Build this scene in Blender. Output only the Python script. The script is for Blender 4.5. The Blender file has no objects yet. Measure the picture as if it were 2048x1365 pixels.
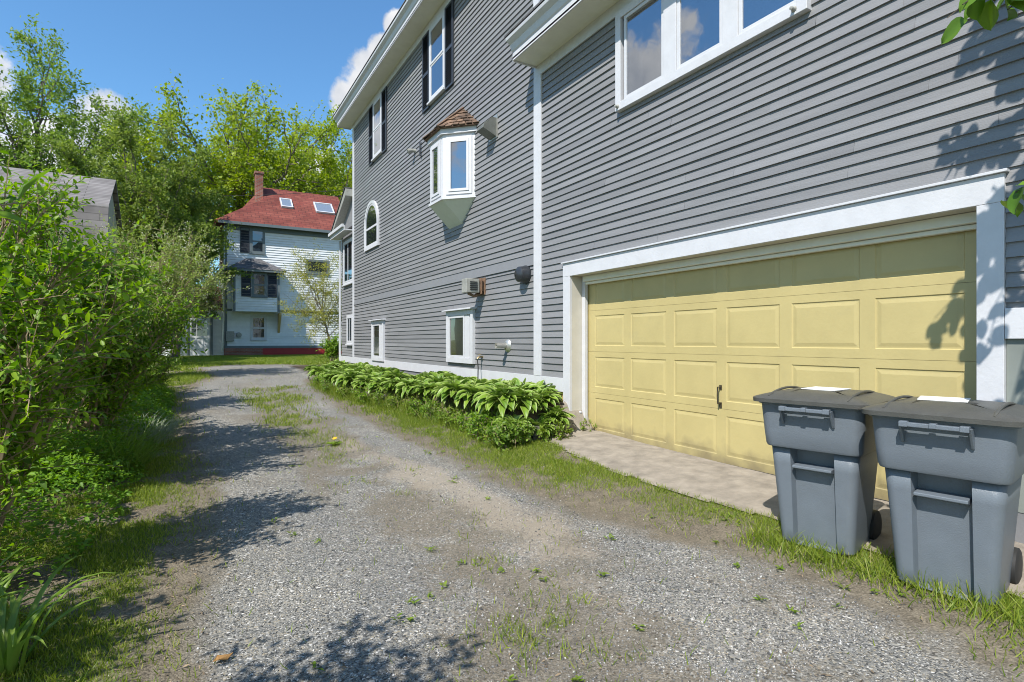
import bpy, bmesh, math, random
import numpy as np
from mathutils import Matrix, Vector

R = math.radians
C = bpy.context.scene.collection
sc = bpy.context.scene
# ------------------------------------------------------------------ camera
FPX = 1100.0                       # focal length in pixels of a 2048 wide picture
CAMZ = 1.35
YAW = math.atan(638.0 / FPX)
SN, CS = math.sin(YAW), math.cos(YAW)
cam = bpy.data.cameras.new("camera"); cam_o = bpy.data.objects.new("camera", cam); C.objects.link(cam_o)
cam.sensor_width = 36.0; cam.lens = 36.0 * FPX / 2048.0; cam.clip_start = 0.05; cam.clip_end = 3000
cam_o.location = (0, 0, CAMZ); cam_o.rotation_euler = (R(90), 0, -YAW)
sc.camera = cam_o
# ------------------------------------------------------------------ light
SUN = Vector((-1.0, -0.60, 1.35)).normalized()      # towards the sun
sun = bpy.data.lights.new("sun", 'SUN'); sun.energy = 4.9; sun.angle = R(0.53); sun.color = (1.0, 0.95, 0.88)
sun_o = bpy.data.objects.new("sun", sun); C.objects.link(sun_o)
sun_o.rotation_euler = SUN.to_track_quat('Z', 'Y').to_euler()
sc.view_settings.view_transform = 'Standard'; sc.view_settings.look = 'None'
sc.view_settings.exposure = 0.42; sc.view_settings.gamma = 1.0
sc.view_settings.use_curve_mapping = False
sc.cycles.max_bounces = 8; sc.cycles.transparent_max_bounces = 12
sc.cycles.use_denoising = True; sc.cycles.denoising_prefilter = "ACCURATE"; sc.cycles.denoising_input_passes = "RGB_ALBEDO_NORMAL"; sc.cycles.filter_width = 1.0; sc.cycles.sample_clamp_indirect = 4.0


def pdir(px, py):
    t = (px - 1024) / FPX
    return Vector((SN + t * CS, CS - t * SN, (682.5 - py) / FPX))


world = bpy.data.worlds.new("World"); sc.world = world; world.use_nodes = True
wn, wl = world.node_tree.nodes, world.node_tree.links
bg = wn["Background"]; bg.inputs["Strength"].default_value = 0.128
sky = wn.new("ShaderNodeTexSky"); sky.sky_type = 'NISHITA'; sky.sun_disc = False
sky.sun_elevation = math.asin(SUN.z); sky.sun_rotation = math.atan2(SUN.x, SUN.y) % (2 * math.pi)
sky.air_density = 1.25; sky.dust_density = 0.3; sky.ozone_density = 3.0; sky.altitude = 150
tc = wn.new("ShaderNodeTexCoord")
nz = wn.new("ShaderNodeTexNoise"); nz.inputs["Scale"].default_value = 11.0; nz.inputs["Detail"].default_value = 10; nz.inputs["Roughness"].default_value = 0.62
wl.new(tc.outputs["Generated"], nz.inputs["Vector"])


def wmath(op, a, b=None, c=None):
    n = wn.new("ShaderNodeMath"); n.operation = op
    for i, v in enumerate((a, b, c)):
        if v is None: continue
        if isinstance(v, (int, float)): n.inputs[i].default_value = v
        else: wl.new(v, n.inputs[i])
    return n.outputs[0]


blobs = [(pdir(742, 165), 2.6), (pdir(692, 198), 1.8), (pdir(768, 110), 1.5), (pdir(798, 50), 1.2), (pdir(215, 260), 2.6), (pdir(250, 265), 1.4), (pdir(120, 320), 3.4), (pdir(30, 330), 3.2),
         (pdir(620, 370), 3.5), (Vector((-.69, .76, .46)), 4.2), (Vector((-.78, .74, .56)), 2.6), (Vector((-.95, .62, .40)), 5.0), (Vector((-.3, .95, .25)), 7.0),
         (Vector((-.9, -.2, .45)), 14.0), (Vector((.2, -.9, .4)), 16.0), (Vector((-.55, -.8, .3)), 12.0)]
acc = None
for d, r in blobs:
    d = d.normalized()
    dp = wn.new("ShaderNodeVectorMath"); dp.operation = 'DOT_PRODUCT'; dp.inputs[1].default_value = d
    wl.new(tc.outputs["Generated"], dp.inputs[0])
    mr = wn.new("ShaderNodeMapRange"); mr.inputs["From Min"].default_value = math.cos(R(r * 1.45)); mr.inputs["From Max"].default_value = math.cos(R(r * .25))
    wl.new(dp.outputs["Value"], mr.inputs["Value"])
    acc = mr.outputs[0] if acc is None else wmath('MAXIMUM', acc, mr.outputs[0])
dens = wmath('ADD', wmath('MULTIPLY', acc, 0.85), wmath('MULTIPLY', wmath('SUBTRACT', nz.outputs["Fac"], 0.5), 1.9))
cm = wn.new("ShaderNodeMapRange"); cm.interpolation_type = 'SMOOTHSTEP'; cm.inputs["From Min"].default_value = 0.34; cm.inputs["From Max"].default_value = 0.66
wl.new(dens, cm.inputs["Value"])
cfac = wmath('MULTIPLY', cm.outputs[0], wmath('GREATER_THAN', acc, 0.001))
nz2 = wn.new("ShaderNodeTexNoise"); nz2.inputs["Scale"].default_value = 14.0; nz2.inputs["Detail"].default_value = 5
wl.new(tc.outputs["Generated"], nz2.inputs["Vector"])
cr = wn.new("ShaderNodeValToRGB"); cr.color_ramp.elements[0].position = .3; cr.color_ramp.elements[0].color = (3.5, 3.75, 4.2, 1); cr.color_ramp.elements[1].position = .6; cr.color_ramp.elements[1].color = (5.5, 5.55, 5.65, 1)
wl.new(nz2.outputs["Fac"], cr.inputs["Fac"])
mx = wn.new("ShaderNodeMixRGB"); wl.new(cfac, mx.inputs["Fac"]); skm = wn.new("ShaderNodeMixRGB"); skm.blend_type = "MULTIPLY"; skm.inputs["Fac"].default_value = 1; skm.inputs["Color2"].default_value = (.66, .98, 1.17, 1); wl.new(sky.outputs["Color"], skm.inputs["Color1"]); wl.new(skm.outputs["Color"], mx.inputs["Color1"]); wl.new(cr.outputs["Color"], mx.inputs["Color2"])
wl.new(mx.outputs["Color"], bg.inputs["Color"])

# ------------------------------------------------------------------ materials
def new_mat(name):
    m = bpy.data.materials.new(name); m.use_nodes = True
    return m, m.node_tree.nodes, m.node_tree.links, m.node_tree.nodes["Principled BSDF"]


def paint(name, col, rough=.55, var=.08, scale=6, bump=0.0, bscale=60, island=0.0, spec=.5, stretch=None, metal=0.0, dirt=0.0, splash=0.0):
    m, n, l, b = new_mat(name)
    b.inputs["Roughness"].default_value = rough; b.inputs["Specular IOR Level"].default_value = spec; b.inputs["Metallic"].default_value = metal
    t = n.new("ShaderNodeTexCoord"); vec = t.outputs["Object"]
    if stretch:
        mp = n.new("ShaderNodeMapping"); mp.inputs["Scale"].default_value = stretch; l.new(vec, mp.inputs["Vector"]); vec = mp.outputs[0]
    z = n.new("ShaderNodeTexNoise"); z.inputs["Scale"].default_value = scale; z.inputs["Detail"].default_value = 6; z.inputs["Roughness"].default_value = .65; l.new(vec, z.inputs["Vector"])
    r = n.new("ShaderNodeValToRGB"); r.color_ramp.elements[0].position = .3; r.color_ramp.elements[1].position = .7
    r.color_ramp.elements[0].color = (*[c * (1 - var) for c in col], 1); r.color_ramp.elements[1].color = (*[min(1, c * (1 + var)) for c in col], 1)
    l.new(z.outputs["Fac"], r.inputs["Fac"]); out = r.outputs["Color"]
    if island:
        g = n.new("ShaderNodeNewGeometry"); h = n.new("ShaderNodeHueSaturation")
        mr = n.new("ShaderNodeMapRange"); mr.inputs["To Min"].default_value = 1 - island; mr.inputs["To Max"].default_value = 1 + island
        l.new(g.outputs["Random Per Island"], mr.inputs["Value"]); l.new(mr.outputs[0], h.inputs["Value"]); l.new(out, h.inputs["Color"]); out = h.outputs["Color"]
    if dirt:
        z3 = n.new("ShaderNodeTexNoise"); z3.inputs["Scale"].default_value = 2.3; z3.inputs["Detail"].default_value = 8; z3.inputs["Roughness"].default_value = .75; l.new(t.outputs["Object"], z3.inputs["Vector"])
        r3 = n.new("ShaderNodeMapRange"); r3.inputs["From Min"].default_value = .55; r3.inputs["From Max"].default_value = .75; r3.inputs["To Max"].default_value = dirt; l.new(z3.outputs["Fac"], r3.inputs["Value"])
        mx3 = n.new("ShaderNodeMixRGB"); mx3.inputs["Color2"].default_value = (.22, .20, .15, 1); l.new(r3.outputs[0], mx3.inputs["Fac"]); l.new(out, mx3.inputs["Color1"]); out = mx3.outputs["Color"]
    if splash:
        sx = n.new("ShaderNodeSeparateXYZ"); l.new(t.outputs["Object"], sx.inputs[0])
        z4 = n.new("ShaderNodeTexNoise"); z4.inputs["Scale"].default_value = 5.0; z4.inputs["Detail"].default_value = 9; l.new(t.outputs["Object"], z4.inputs["Vector"])
        a4 = n.new("ShaderNodeMath"); a4.operation = 'MULTIPLY_ADD'; l.new(z4.outputs["Fac"], a4.inputs[0]); a4.inputs[1].default_value = -.55; l.new(sx.outputs[2], a4.inputs[2])
        r4 = n.new("ShaderNodeMapRange"); r4.inputs["From Min"].default_value = -.05; r4.inputs["From Max"].default_value = -.32; r4.inputs["To Max"].default_value = splash; l.new(a4.outputs[0], r4.inputs["Value"])
        mx4 = n.new("ShaderNodeMixRGB"); mx4.inputs["Color2"].default_value = (.16, .13, .08, 1); l.new(r4.outputs[0], mx4.inputs["Fac"]); l.new(out, mx4.inputs["Color1"]); out = mx4.outputs["Color"]
    l.new(out, b.inputs["Base Color"])
    if bump:
        z2 = n.new("ShaderNodeTexNoise"); z2.inputs["Scale"].default_value = bscale; z2.inputs["Detail"].default_value = 4; l.new(vec, z2.inputs["Vector"])
        bp = n.new("ShaderNodeBump"); bp.inputs["Strength"].default_value = bump; bp.inputs["Distance"].default_value = .01
        l.new(z2.outputs["Fac"], bp.inputs["Height"]); l.new(bp.outputs["Normal"], b.inputs["Normal"])
    return m


def leafmat(name, c1, c2, trans=.35, rough=.5, c3=None):
    m, n, l, b = new_mat(name)
    b.inputs["Roughness"].default_value = rough; b.inputs["Specular IOR Level"].default_value = .35
    g = n.new("ShaderNodeNewGeometry"); r = n.new("ShaderNodeValToRGB")
    r.color_ramp.elements[0].color = (*c1, 1); r.color_ramp.elements[1].color = (*c2, 1)
    if c3:
        e = r.color_ramp.elements.new(.93); e.color = (*c2, 1); r.color_ramp.elements[-1].color = (*c3, 1)
    l.new(g.outputs["Random Per Island"], r.inputs["Fac"]); l.new(r.outputs["Color"], b.inputs["Base Color"])
    tr = n.new("ShaderNodeBsdfTranslucent"); h = n.new("ShaderNodeHueSaturation"); h.inputs["Value"].default_value = 1.5; h.inputs["Saturation"].default_value = 1.1
    l.new(r.outputs["Color"], h.inputs["Color"]); l.new(h.outputs["Color"], tr.inputs["Color"])
    ms = n.new("ShaderNodeMixShader"); ms.inputs["Fac"].default_value = trans
    l.new(b.outputs[0], ms.inputs[1]); l.new(tr.outputs[0], ms.inputs[2]); l.new(ms.outputs[0], n["Material Output"].inputs["Surface"])
    return m


def glassmat(name, base, refl=.3, clear=0.0):
    m, n, l, b = new_mat(name)
    b.inputs["Base Color"].default_value = (*base, 1); b.inputs["Roughness"].default_value = .08
    gl = n.new("ShaderNodeBsdfGlossy"); gl.inputs["Roughness"].default_value = .012; gl.inputs["Color"].default_value = (.95, .97, 1, 1)
    t = n.new("ShaderNodeTexCoord"); z = n.new("ShaderNodeTexNoise"); z.inputs["Scale"].default_value = 1.7; l.new(t.outputs["Object"], z.inputs["Vector"])
    bp = n.new("ShaderNodeBump"); bp.inputs["Strength"].default_value = .05; bp.inputs["Distance"].default_value = .05; l.new(z.outputs["Fac"], bp.inputs["Height"]); l.new(bp.outputs["Normal"], gl.inputs["Normal"])
    fr = n.new("ShaderNodeLayerWeight"); fr.inputs["Blend"].default_value = .35
    mr = n.new("ShaderNodeMapRange"); mr.inputs["To Min"].default_value = refl; mr.inputs["To Max"].default_value = .95; l.new(fr.outputs["Fresnel"], mr.inputs["Value"])
    under = b.outputs[0]
    if clear:
        tp = n.new("ShaderNodeBsdfTransparent"); m2 = n.new("ShaderNodeMixShader"); m2.inputs["Fac"].default_value = clear
        l.new(b.outputs[0], m2.inputs[1]); l.new(tp.outputs[0], m2.inputs[2]); under = m2.outputs[0]
    ms = n.new("ShaderNodeMixShader"); l.new(mr.outputs[0], ms.inputs["Fac"]); l.new(under, ms.inputs[1]); l.new(gl.outputs[0], ms.inputs[2])
    l.new(ms.outputs[0], n["Material Output"].inputs["Surface"])
    return m


def brickmat(name, c1, c2, mortar, scale, rough=.85, bw=.5, rh=.25, ms=.02, vec='Object', rot=None, bump=.3, noisevar=.3, bias=0):
    m, n, l, b = new_mat(name); b.inputs["Roughness"].default_value = rough; b.inputs["Specular IOR Level"].default_value = .2
    t = n.new("ShaderNodeTexCoord"); mp = n.new("ShaderNodeMapping"); l.new(t.outputs[vec], mp.inputs["Vector"])
    if rot: mp.inputs["Rotation"].default_value = rot
    k = n.new("ShaderNodeTexBrick"); k.inputs["Scale"].default_value = scale; k.inputs["Color1"].default_value = (*c1, 1); k.inputs["Color2"].default_value = (*c2, 1); k.inputs["Mortar"].default_value = (*mortar, 1)
    k.inputs["Mortar Size"].default_value = ms; k.inputs["Brick Width"].default_value = bw; k.inputs["Row Height"].default_value = rh; k.inputs["Bias"].default_value = bias
    l.new(mp.outputs[0], k.inputs["Vector"])
    z = n.new("ShaderNodeTexNoise"); z.inputs["Scale"].default_value = 1.2; z.inputs["Detail"].default_value = 7; l.new(t.outputs["Object"], z.inputs["Vector"])
    mr = n.new("ShaderNodeMapRange"); mr.inputs["From Min"].default_value = .3; mr.inputs["From Max"].default_value = .7; mr.inputs["To Min"].default_value = 1 - noisevar; mr.inputs["To Max"].default_value = 1 + noisevar; l.new(z.outputs["Fac"], mr.inputs["Value"])
    h = n.new("ShaderNodeHueSaturation"); l.new(k.outputs["Color"], h.inputs["Color"]); l.new(mr.outputs[0], h.inputs["Value"]); l.new(h.outputs["Color"], b.inputs["Base Color"])
    bp = n.new("ShaderNodeBump"); bp.inputs["Strength"].default_value = bump; bp.inputs["Distance"].default_value = .02; bp.invert = True; l.new(k.outputs["Fac"], bp.inputs["Height"]); l.new(bp.outputs["Normal"], b.inputs["Normal"])
    return m


M = {}
M['siding'] = paint("grey_clapboard_paint", (.205, .204, .207), .5, .10, 3, .3, 40, .10, stretch=(1, .35, 4), dirt=.16)
M['beltgrey'] = paint("grey_board_paint", (.20, .203, .212), .5, .05, 4, .1, 50)
M['white'] = paint("white_trim_paint", (.56, .562, .58), .45, .05, 5, .15, 40, dirt=.10)
M['cream'] = paint("cream_jamb_paint", (.52, .49, .42), .5, .06, 5, .1, 40, dirt=.2, splash=.6)
M['soffit'] = paint("soffit_paint", (.74, .73, .64), .55, .05, 4)
M['underbay'] = paint("bay_underside_paint", (.62, .64, .56), .55, .05, 4)
M['shutter'] = paint("charcoal_shutter_paint", (.035, .04, .05), .45, .1)
M['yellow'] = paint("yellow_door_paint", (.468, .388, .172), .42, .06, 2.5, .12, 30, dirt=.18, splash=.75)
M['rubber'] = paint("dark_rubber", (.02, .02, .02), .7)
M['iron'] = paint("dark_bronze", (.10, .085, .06), .4, .2, 20, metal=.6)
M['bin'] = paint("slate_bin_plastic", (.135, .158, .182), .42, .07, 7, .2, 160, dirt=.16)
def scuff(m, col, amt, st):
    n, l = m.node_tree.nodes, m.node_tree.links; b = n["Principled BSDF"]; src = b.inputs["Base Color"].links[0].from_socket
    t = n.new("ShaderNodeTexCoord"); mp = n.new("ShaderNodeMapping"); mp.inputs["Scale"].default_value = st; mp.inputs["Rotation"].default_value = (.4, .3, .5); l.new(t.outputs["Object"], mp.inputs["Vector"])
    z = n.new("ShaderNodeTexNoise"); z.inputs["Scale"].default_value = 9; z.inputs["Detail"].default_value = 10; z.inputs["Roughness"].default_value = .8; l.new(mp.outputs[0], z.inputs["Vector"])
    r = n.new("ShaderNodeMapRange"); r.inputs["From Min"].default_value = .64; r.inputs["From Max"].default_value = .72; r.inputs["To Max"].default_value = amt; l.new(z.outputs["Fac"], r.inputs["Value"])
    x = n.new("ShaderNodeMixRGB"); x.inputs["Color2"].default_value = (*col, 1); l.new(r.outputs[0], x.inputs["Fac"]); l.new(src, x.inputs["Color1"]); l.new(x.outputs["Color"], b.inputs["Base Color"])
scuff(M['bin'], (.34, .37, .40), .6, (1.2, 6, 5)); scuff(M['yellow'], (.62, .56, .38), .35, (5, 1.5, 6))
M['binlid'] = paint("dark_lid_plastic", (.075, .075, .068), .38, .12, 9, .2, 120, dirt=.15)
M['sticker'] = paint("white_label_paper", (.8, .8, .76), .5, .04)
M['galv'] = paint("galvanised_metal", (.5, .49, .45), .4, .2, 14, metal=.7)
M['ventgrey'] = paint("weathered_vent_metal", (.30, .30, .27), .5, .2, 12)
M['rust'] = paint("rusty_metal", (.19, .115, .07), .7, .4, 25)
M['blackplastic'] = paint("black_vent_plastic", (.03, .033, .038), .3, .1)
M['brass'] = paint("old_brass", (.4, .3, .16), .4, .2, 20, metal=.8)
M['cedar'] = paint("cedar_shingle", (.125, .078, .05), .8, .5, 12, .5, 60, .5, stretch=(1, 1, .3))
M['dark'] = paint("interior_shade_paint", (.012, .013, .014), .8)  # near-black colour standing in for the shade of unlit insides
M['dim'] = paint("dim_interior", (.07, .065, .04), .8, .5, 3)
M['curtain'] = paint("white_curtain", (.6, .6, .6), .8, .08, 8)
M['glass'] = glassmat("window_glass", (.02, .024, .03), .24)
M['glassclear'] = glassmat("clear_window_glass", (.02, .03, .04), .30, .75)
M['glassdim'] = glassmat("basement_glass", (.045, .045, .03), .08)
M['glassdark'] = glassmat("distant_window_glass", (.012, .016, .02), .10)
M['block'] = brickmat("glass_block", (.10, .13, .12), (.13, .16, .145), (.22, .24, .22), 1, .3, .2, .2, .008, rot=(R(90), 0, R(90)))
M['plywood'] = paint("tan_plywood", (.50, .36, .15), .7, .15, 6, .2, 50, stretch=(3, 3, .5))
M['shingle'] = brickmat("grey_asphalt_shingle", (.17, .155, .148), (.225, .21, .198), (.10, .092, .085), 1, .95, .9, .24, .010, vec='UV')
M['shinglefine'] = brickmat("weathered_asphalt_shingle", (.19, .175, .168), (.235, .22, .21), (.11, .10, .095), 1, .95, 1.6, .13, .012, vec='UV')
M['shingledark'] = brickmat("charcoal_asphalt_shingle", (.10, .10, .105), (.16, .155, .16), (.05, .05, .05), 1, .95, .3, .14, .01, vec='UV')
M['redroof'] = brickmat("red_metal_shingle", (.165, .043, .032), (.215, .068, .048), (.11, .035, .03), 1, .75, .42, .26, .02, vec='UV', noisevar=.28)
M['redpaint'] = paint("red_paint", (.36, .025, .025), .55, .12, 4)
M['brick'] = brickmat("red_brick", (.25, .075, .05), (.33, .11, .07), (.25, .2, .17), 1, .9, .24, .08, .012, vec='UV')
M['whitesiding'] = paint("white_clapboard_paint", (.70, .72, .73), .55, .07, 4, 0, 40, .04)
M['slate'] = paint("slate_grey_trim", (.13, .16, .17), .55, .08)
M['creamwall'] = paint("cream_wall_paint", (.66, .62, .48), .6, .06)
M['skylight'] = glassmat("skylight_glass", (.25, .27, .28), .3)
M['barnwall'] = paint("weathered_board", (.40, .34, .24), .8, .2, 5, stretch=(4, 4, .4))
M['bark'] = paint("brown_bark", (.13, .105, .08), .9, .35, 9, .6, 30)
M['twig'] = paint("pale_twig_bark", (.27, .20, .125), .85, .25, 15)
M['stone'] = paint("field_stone", (.16, .145, .12), .9, .45, 7, .5, 30, .35)
M['maple'] = leafmat("fresh_maple_leaf", (.175, .245, .02), (.335, .40, .04), .48)
M['ash'] = leafmat("ash_leaf", (.115, .20, .03), (.25, .34, .06), .45)
M['darkleaf'] = leafmat("mixed_green_leaf", (.105, .165, .024), (.24, .30, .058), .45)
M['shrub'] = leafmat("bright_shrub_leaf", (.065, .15, .012), (.26, .40, .035), .47, .45)
M['shrub2'] = leafmat("deep_green_shrub_leaf", (.075, .155, .016), (.23, .34, .05), .46, .45)
M['honey'] = leafmat("honeysuckle_leaf", (.165, .245, .04), (.33, .40, .10), .45, .5, (.46, .48, .30))
M['blossom'] = leafmat("cream_blossom", (.50, .50, .36), (.66, .64, .50), .3)
M['yellowleaf'] = leafmat("young_yellow_leaf", (.25, .25, .04), (.36, .36, .07), .4)
M['overleaf'] = leafmat("thick_green_leaf", (.075, .165, .014), (.15, .27, .025), .22, .42)
M['grass'] = leafmat("grass_blade", (.105, .175, .018), (.285, .34, .045), .42, .5, (.46, .40, .20))
M['cover'] = leafmat("ground_cover_leaf", (.09, .20, .016), (.20, .34, .03), .42)
M['lily'] = leafmat("daylily_blade", (.13, .22, .028), (.27, .37, .07), .4, .4)
M['silver'] = leafmat("silvery_blade", (.22, .27, .16), (.38, .42, .29), .25)
M['weed'] = leafmat("weed_leaf", (.12, .2, .02), (.23, .31, .04), .4)
M['straw'] = paint("dry_leaf", (.30, .16, .05), .8, .3, 30)


def hostamat():
    m, n, l, b = new_mat("variegated_hosta_leaf"); b.inputs["Roughness"].default_value = .38
    a = n.new("ShaderNodeAttribute"); a.attribute_name = "edge"
    g = n.new("ShaderNodeNewGeometry"); r = n.new("ShaderNodeValToRGB")
    r.color_ramp.elements[0].color = (.105, .215, .02, 1); r.color_ramp.elements[1].color = (.25, .38, .04, 1); l.new(g.outputs["Random Per Island"], r.inputs["Fac"])
    mp = n.new("ShaderNodeMapRange"); mp.interpolation_type = 'SMOOTHSTEP'; mp.inputs["From Min"].default_value = .66; mp.inputs["From Max"].default_value = .82; mp.inputs["To Max"].default_value = .55; l.new(a.outputs["Fac"], mp.inputs["Value"])
    mx = n.new("ShaderNodeMixRGB"); mx.inputs["Color2"].default_value = (.48, .55, .20, 1); l.new(mp.outputs[0], mx.inputs["Fac"]); l.new(r.outputs["Color"], mx.inputs["Color1"]); l.new(mx.outputs["Color"], b.inputs["Base Color"])
    tr = n.new("ShaderNodeBsdfTranslucent"); l.new(mx.outputs["Color"], tr.inputs["Color"])
    ms = n.new("ShaderNodeMixShader"); ms.inputs["Fac"].default_value = .3; l.new(b.outputs[0], ms.inputs[1]); l.new(tr.outputs[0], ms.inputs[2]); l.new(ms.outputs[0], n["Material Output"].inputs["Surface"])
    return m
M['hosta'] = hostamat()

# ------------------------------------------------------------------ mesh helpers
class MB:
    def __init__(s): s.v = []; s.f = []; s.uv = {}
    def add(s, vs, fs):
        o = len(s.v); s.v.extend([tuple(p) for p in vs]); s.f.extend([tuple(i + o for i in q) for q in fs]); return o
    def box(s, x0, x1, y0, y1, z0, z1, mp=None):
        p = [(x, y, z) for z in (z0, z1) for y in (y0, y1) for x in (x0, x1)]
        if mp: p = [mp(*q) for q in p]
        s.add(p, [(0, 2, 3, 1), (4, 5, 7, 6), (0, 1, 5, 4), (1, 3, 7, 5), (3, 2, 6, 7), (2, 0, 4, 6)]); return s
    def quad(s, a, b, c, d): s.add([a, b, c, d], [(0, 1, 2, 3)]); return s
    def poly(s, ps): s.add(ps, [tuple(range(len(ps)))]); return s
    def slab(s, ps, t):
        # polygon ps extruded by vector t
        n = len(ps); t = Vector(t); q = [tuple(Vector(p) + t) for p in ps]
        s.add(list(ps) + q, [tuple(range(n)), tuple(range(2 * n - 1, n - 1, -1))] + [(i, (i + 1) % n, n + (i + 1) % n, n + i) for i in range(n)]); return s
    def tube(s, pts, rad, k=6, cap=True):
        pts = [Vector(p) for p in pts]; n = len(pts)
        rad = rad if hasattr(rad, '__len__') else [rad] * n
        vs = []; up = Vector((.31, .17, .93))
        for i, p in enumerate(pts):
            d = (pts[min(i + 1, n - 1)] - pts[max(i - 1, 0)])
            d = d.normalized() if d.length > 1e-9 else Vector((0, 0, 1))
            a = d.cross(up); a = a.normalized() if a.length > 1e-3 else d.cross(Vector((1, 0, 0))).normalized(); b = d.cross(a)
            for j in range(k):
                t = 2 * math.pi * j / k; vs.append(p + (a * math.cos(t) + b * math.sin(t)) * rad[i])
        fs = [(i * k + j, i * k + (j + 1) % k, (i + 1) * k + (j + 1) % k, (i + 1) * k + j) for i in range(n - 1) for j in range(k)]
        if cap: fs += [tuple(range(k - 1, -1, -1)), tuple((n - 1) * k + j for j in range(k))]
        s.add(vs, fs); return s
    def lathe(s, prof, center, axis, k=20):
        axis = Vector(axis).normalized(); a = axis.orthogonal().normalized(); b = axis.cross(a); c = Vector(center)
        vs = [c + axis * h + (a * math.cos(2 * math.pi * j / k) + b * math.sin(2 * math.pi * j / k)) * max(r, 1e-4) for r, h in prof for j in range(k)]
        n = len(prof)
        s.add(vs, [(i * k + j, i * k + (j + 1) % k, (i + 1) * k + (j + 1) % k, (i + 1) * k + j) for i in range(n - 1) for j in range(k)]); return s
    def loft(s, rings, cap=True):
        k = len(rings[0]); n = len(rings); vs = [p for r in rings for p in r]
        fs = [(i * k + j, i * k + (j + 1) % k, (i + 1) * k + (j + 1) % k, (i + 1) * k + j) for i in range(n - 1) for j in range(k)]
        if cap: fs += [tuple(range(k - 1, -1, -1)), tuple((n - 1) * k + j for j in range(k))]
        s.add(vs, fs); return s
    def build(s, name, mat, parent=None, smooth=None, bevel=0, uvaxes=None):
        me = bpy.data.meshes.new(name); me.from_pydata([tuple(p) for p in s.v], [], s.f)
        bm = bmesh.new(); bm.from_mesh(me); bmesh.ops.recalc_face_normals(bm, faces=bm.faces)
        if uvaxes:
            ul = bm.loops.layers.uv.new("UVMap"); ua, va = Vector(uvaxes[0]), Vector(uvaxes[1])
            for f in bm.faces:
                for lp in f.loops: lp[ul].uv = (lp.vert.co.dot(ua), lp.vert.co.dot(va))
        bm.to_mesh(me); bm.free()
        me.materials.append(mat)
        if smooth is not None:
            me.shade_smooth() if hasattr(me, 'shade_smooth') else None
            if smooth < 180:
                try: me.set_sharp_from_angle(angle=R(smooth))
                except Exception: pass
        o = bpy.data.objects.new(name, me); C.objects.link(o)
        if bevel:
            md = o.modifiers.new("bevel", 'BEVEL'); md.width = bevel; md.segments = 2; md.limit_method = 'ANGLE'; md.angle_limit = R(40)
        if parent is not None: attach(o, parent)
        return o


def attach(o, parent):
    o.parent = parent
    if parent.type == 'EMPTY': o.matrix_parent_inverse = Matrix.Translation(-Vector(parent.get('base', (0, 0, 0))))


def thing(name, label, cat, loc=(0, 0, 0), group=None, world_built=True):
    o = bpy.data.objects.new(name, None); C.objects.link(o); o.location = loc; o.empty_display_size = .2
    o['label'] = label; o['category'] = cat
    if group: o['group'] = group
    if world_built: o['base'] = tuple(loc)
    return o


def tag(o, label=None, cat=None, group=None, kind=None):
    for k, v in (('label', label), ('category', cat), ('group', group), ('kind', kind)):
        if v: o[k] = v
    return o


def mesh_np(name, V, F, mat, parent=None, smooth=False, attr=None):
    """V (N,3), F (M,k) quads or tris"""
    me = bpy.data.meshes.new(name); V = np.asarray(V, np.float32); F = np.asarray(F, np.int32); k = F.shape[1]
    me.vertices.add(len(V)); me.vertices.foreach_set("co", V.ravel())
    me.loops.add(F.size); me.loops.foreach_set("vertex_index", F.ravel())
    me.polygons.add(len(F)); me.polygons.foreach_set("loop_start", np.arange(0, F.size, k, dtype=np.int32))
    try: me.polygons.foreach_set("loop_total", np.full(len(F), k, np.int32))
    except Exception: pass
    if smooth: me.polygons.foreach_set("use_smooth", np.ones(len(F), bool))
    for an, av in (attr or {}).items():
        a = me.attributes.new(an, 'FLOAT', 'POINT'); a.data.foreach_set("value", np.asarray(av, np.float32))
    me.update(calc_edges=True); me.validate()
    me.materials.append(mat)
    o = bpy.data.objects.new(name, me); C.objects.link(o)
    if parent is not None: attach(o, parent)
    return o


LEAF4 = (np.array([(0, 0, 0), (.45, .5, .06), (1, 0, -.08), (.45, -.5, .06)]), np.array([(0, 1, 2, 3)]))
LEAF8 = (np.array([(0, 0, 0), (.28, .42, .08), (.62, .40, .03), (1, 0, -.14), (.62, -.40, .03), (.28, -.42, .08), (.28, 0, 0), (.64, 0, -.05)]),
         np.array([(0, 6, 1, 1), (6, 7, 2, 1), (7, 3, 2, 2), (0, 5, 6, 6), (5, 4, 7, 6), (4, 3, 7, 7)]))
_t = np.array([0, .12, .28, .45, .62, .78, .9, 1.0]); _w = np.array([.02, .30, .46, .50, .43, .29, .15, .01]); _z = -.22 * _t ** 2
LEAFS = (np.array([(t_, q * w_, z_ + .10 * abs(q) * (w_ > .05)) for t_, w_, z_ in zip(_t, _w, _z) for q in (-1, -.5, 0, .5, 1)]), np.array([(i * 5 + j, i * 5 + j + 1, i * 5 + j + 6, i * 5 + j + 5) for i in range(7) for j in range(4)]))
BLADE = (np.array([(0, .5, 0), (0, -.5, 0), (.55, -.4, .0), (.55, .4, .0), (.85, -.22, -.10), (.85, .22, -.10), (1.05, 0, -.26), (1.05, 0.01, -.26)]), np.array([(0, 1, 2, 3), (3, 2, 4, 5), (5, 4, 6, 7)]))


def norm(a): return a / np.maximum(np.linalg.norm(a, axis=1, keepdims=True), 1e-9)


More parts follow.
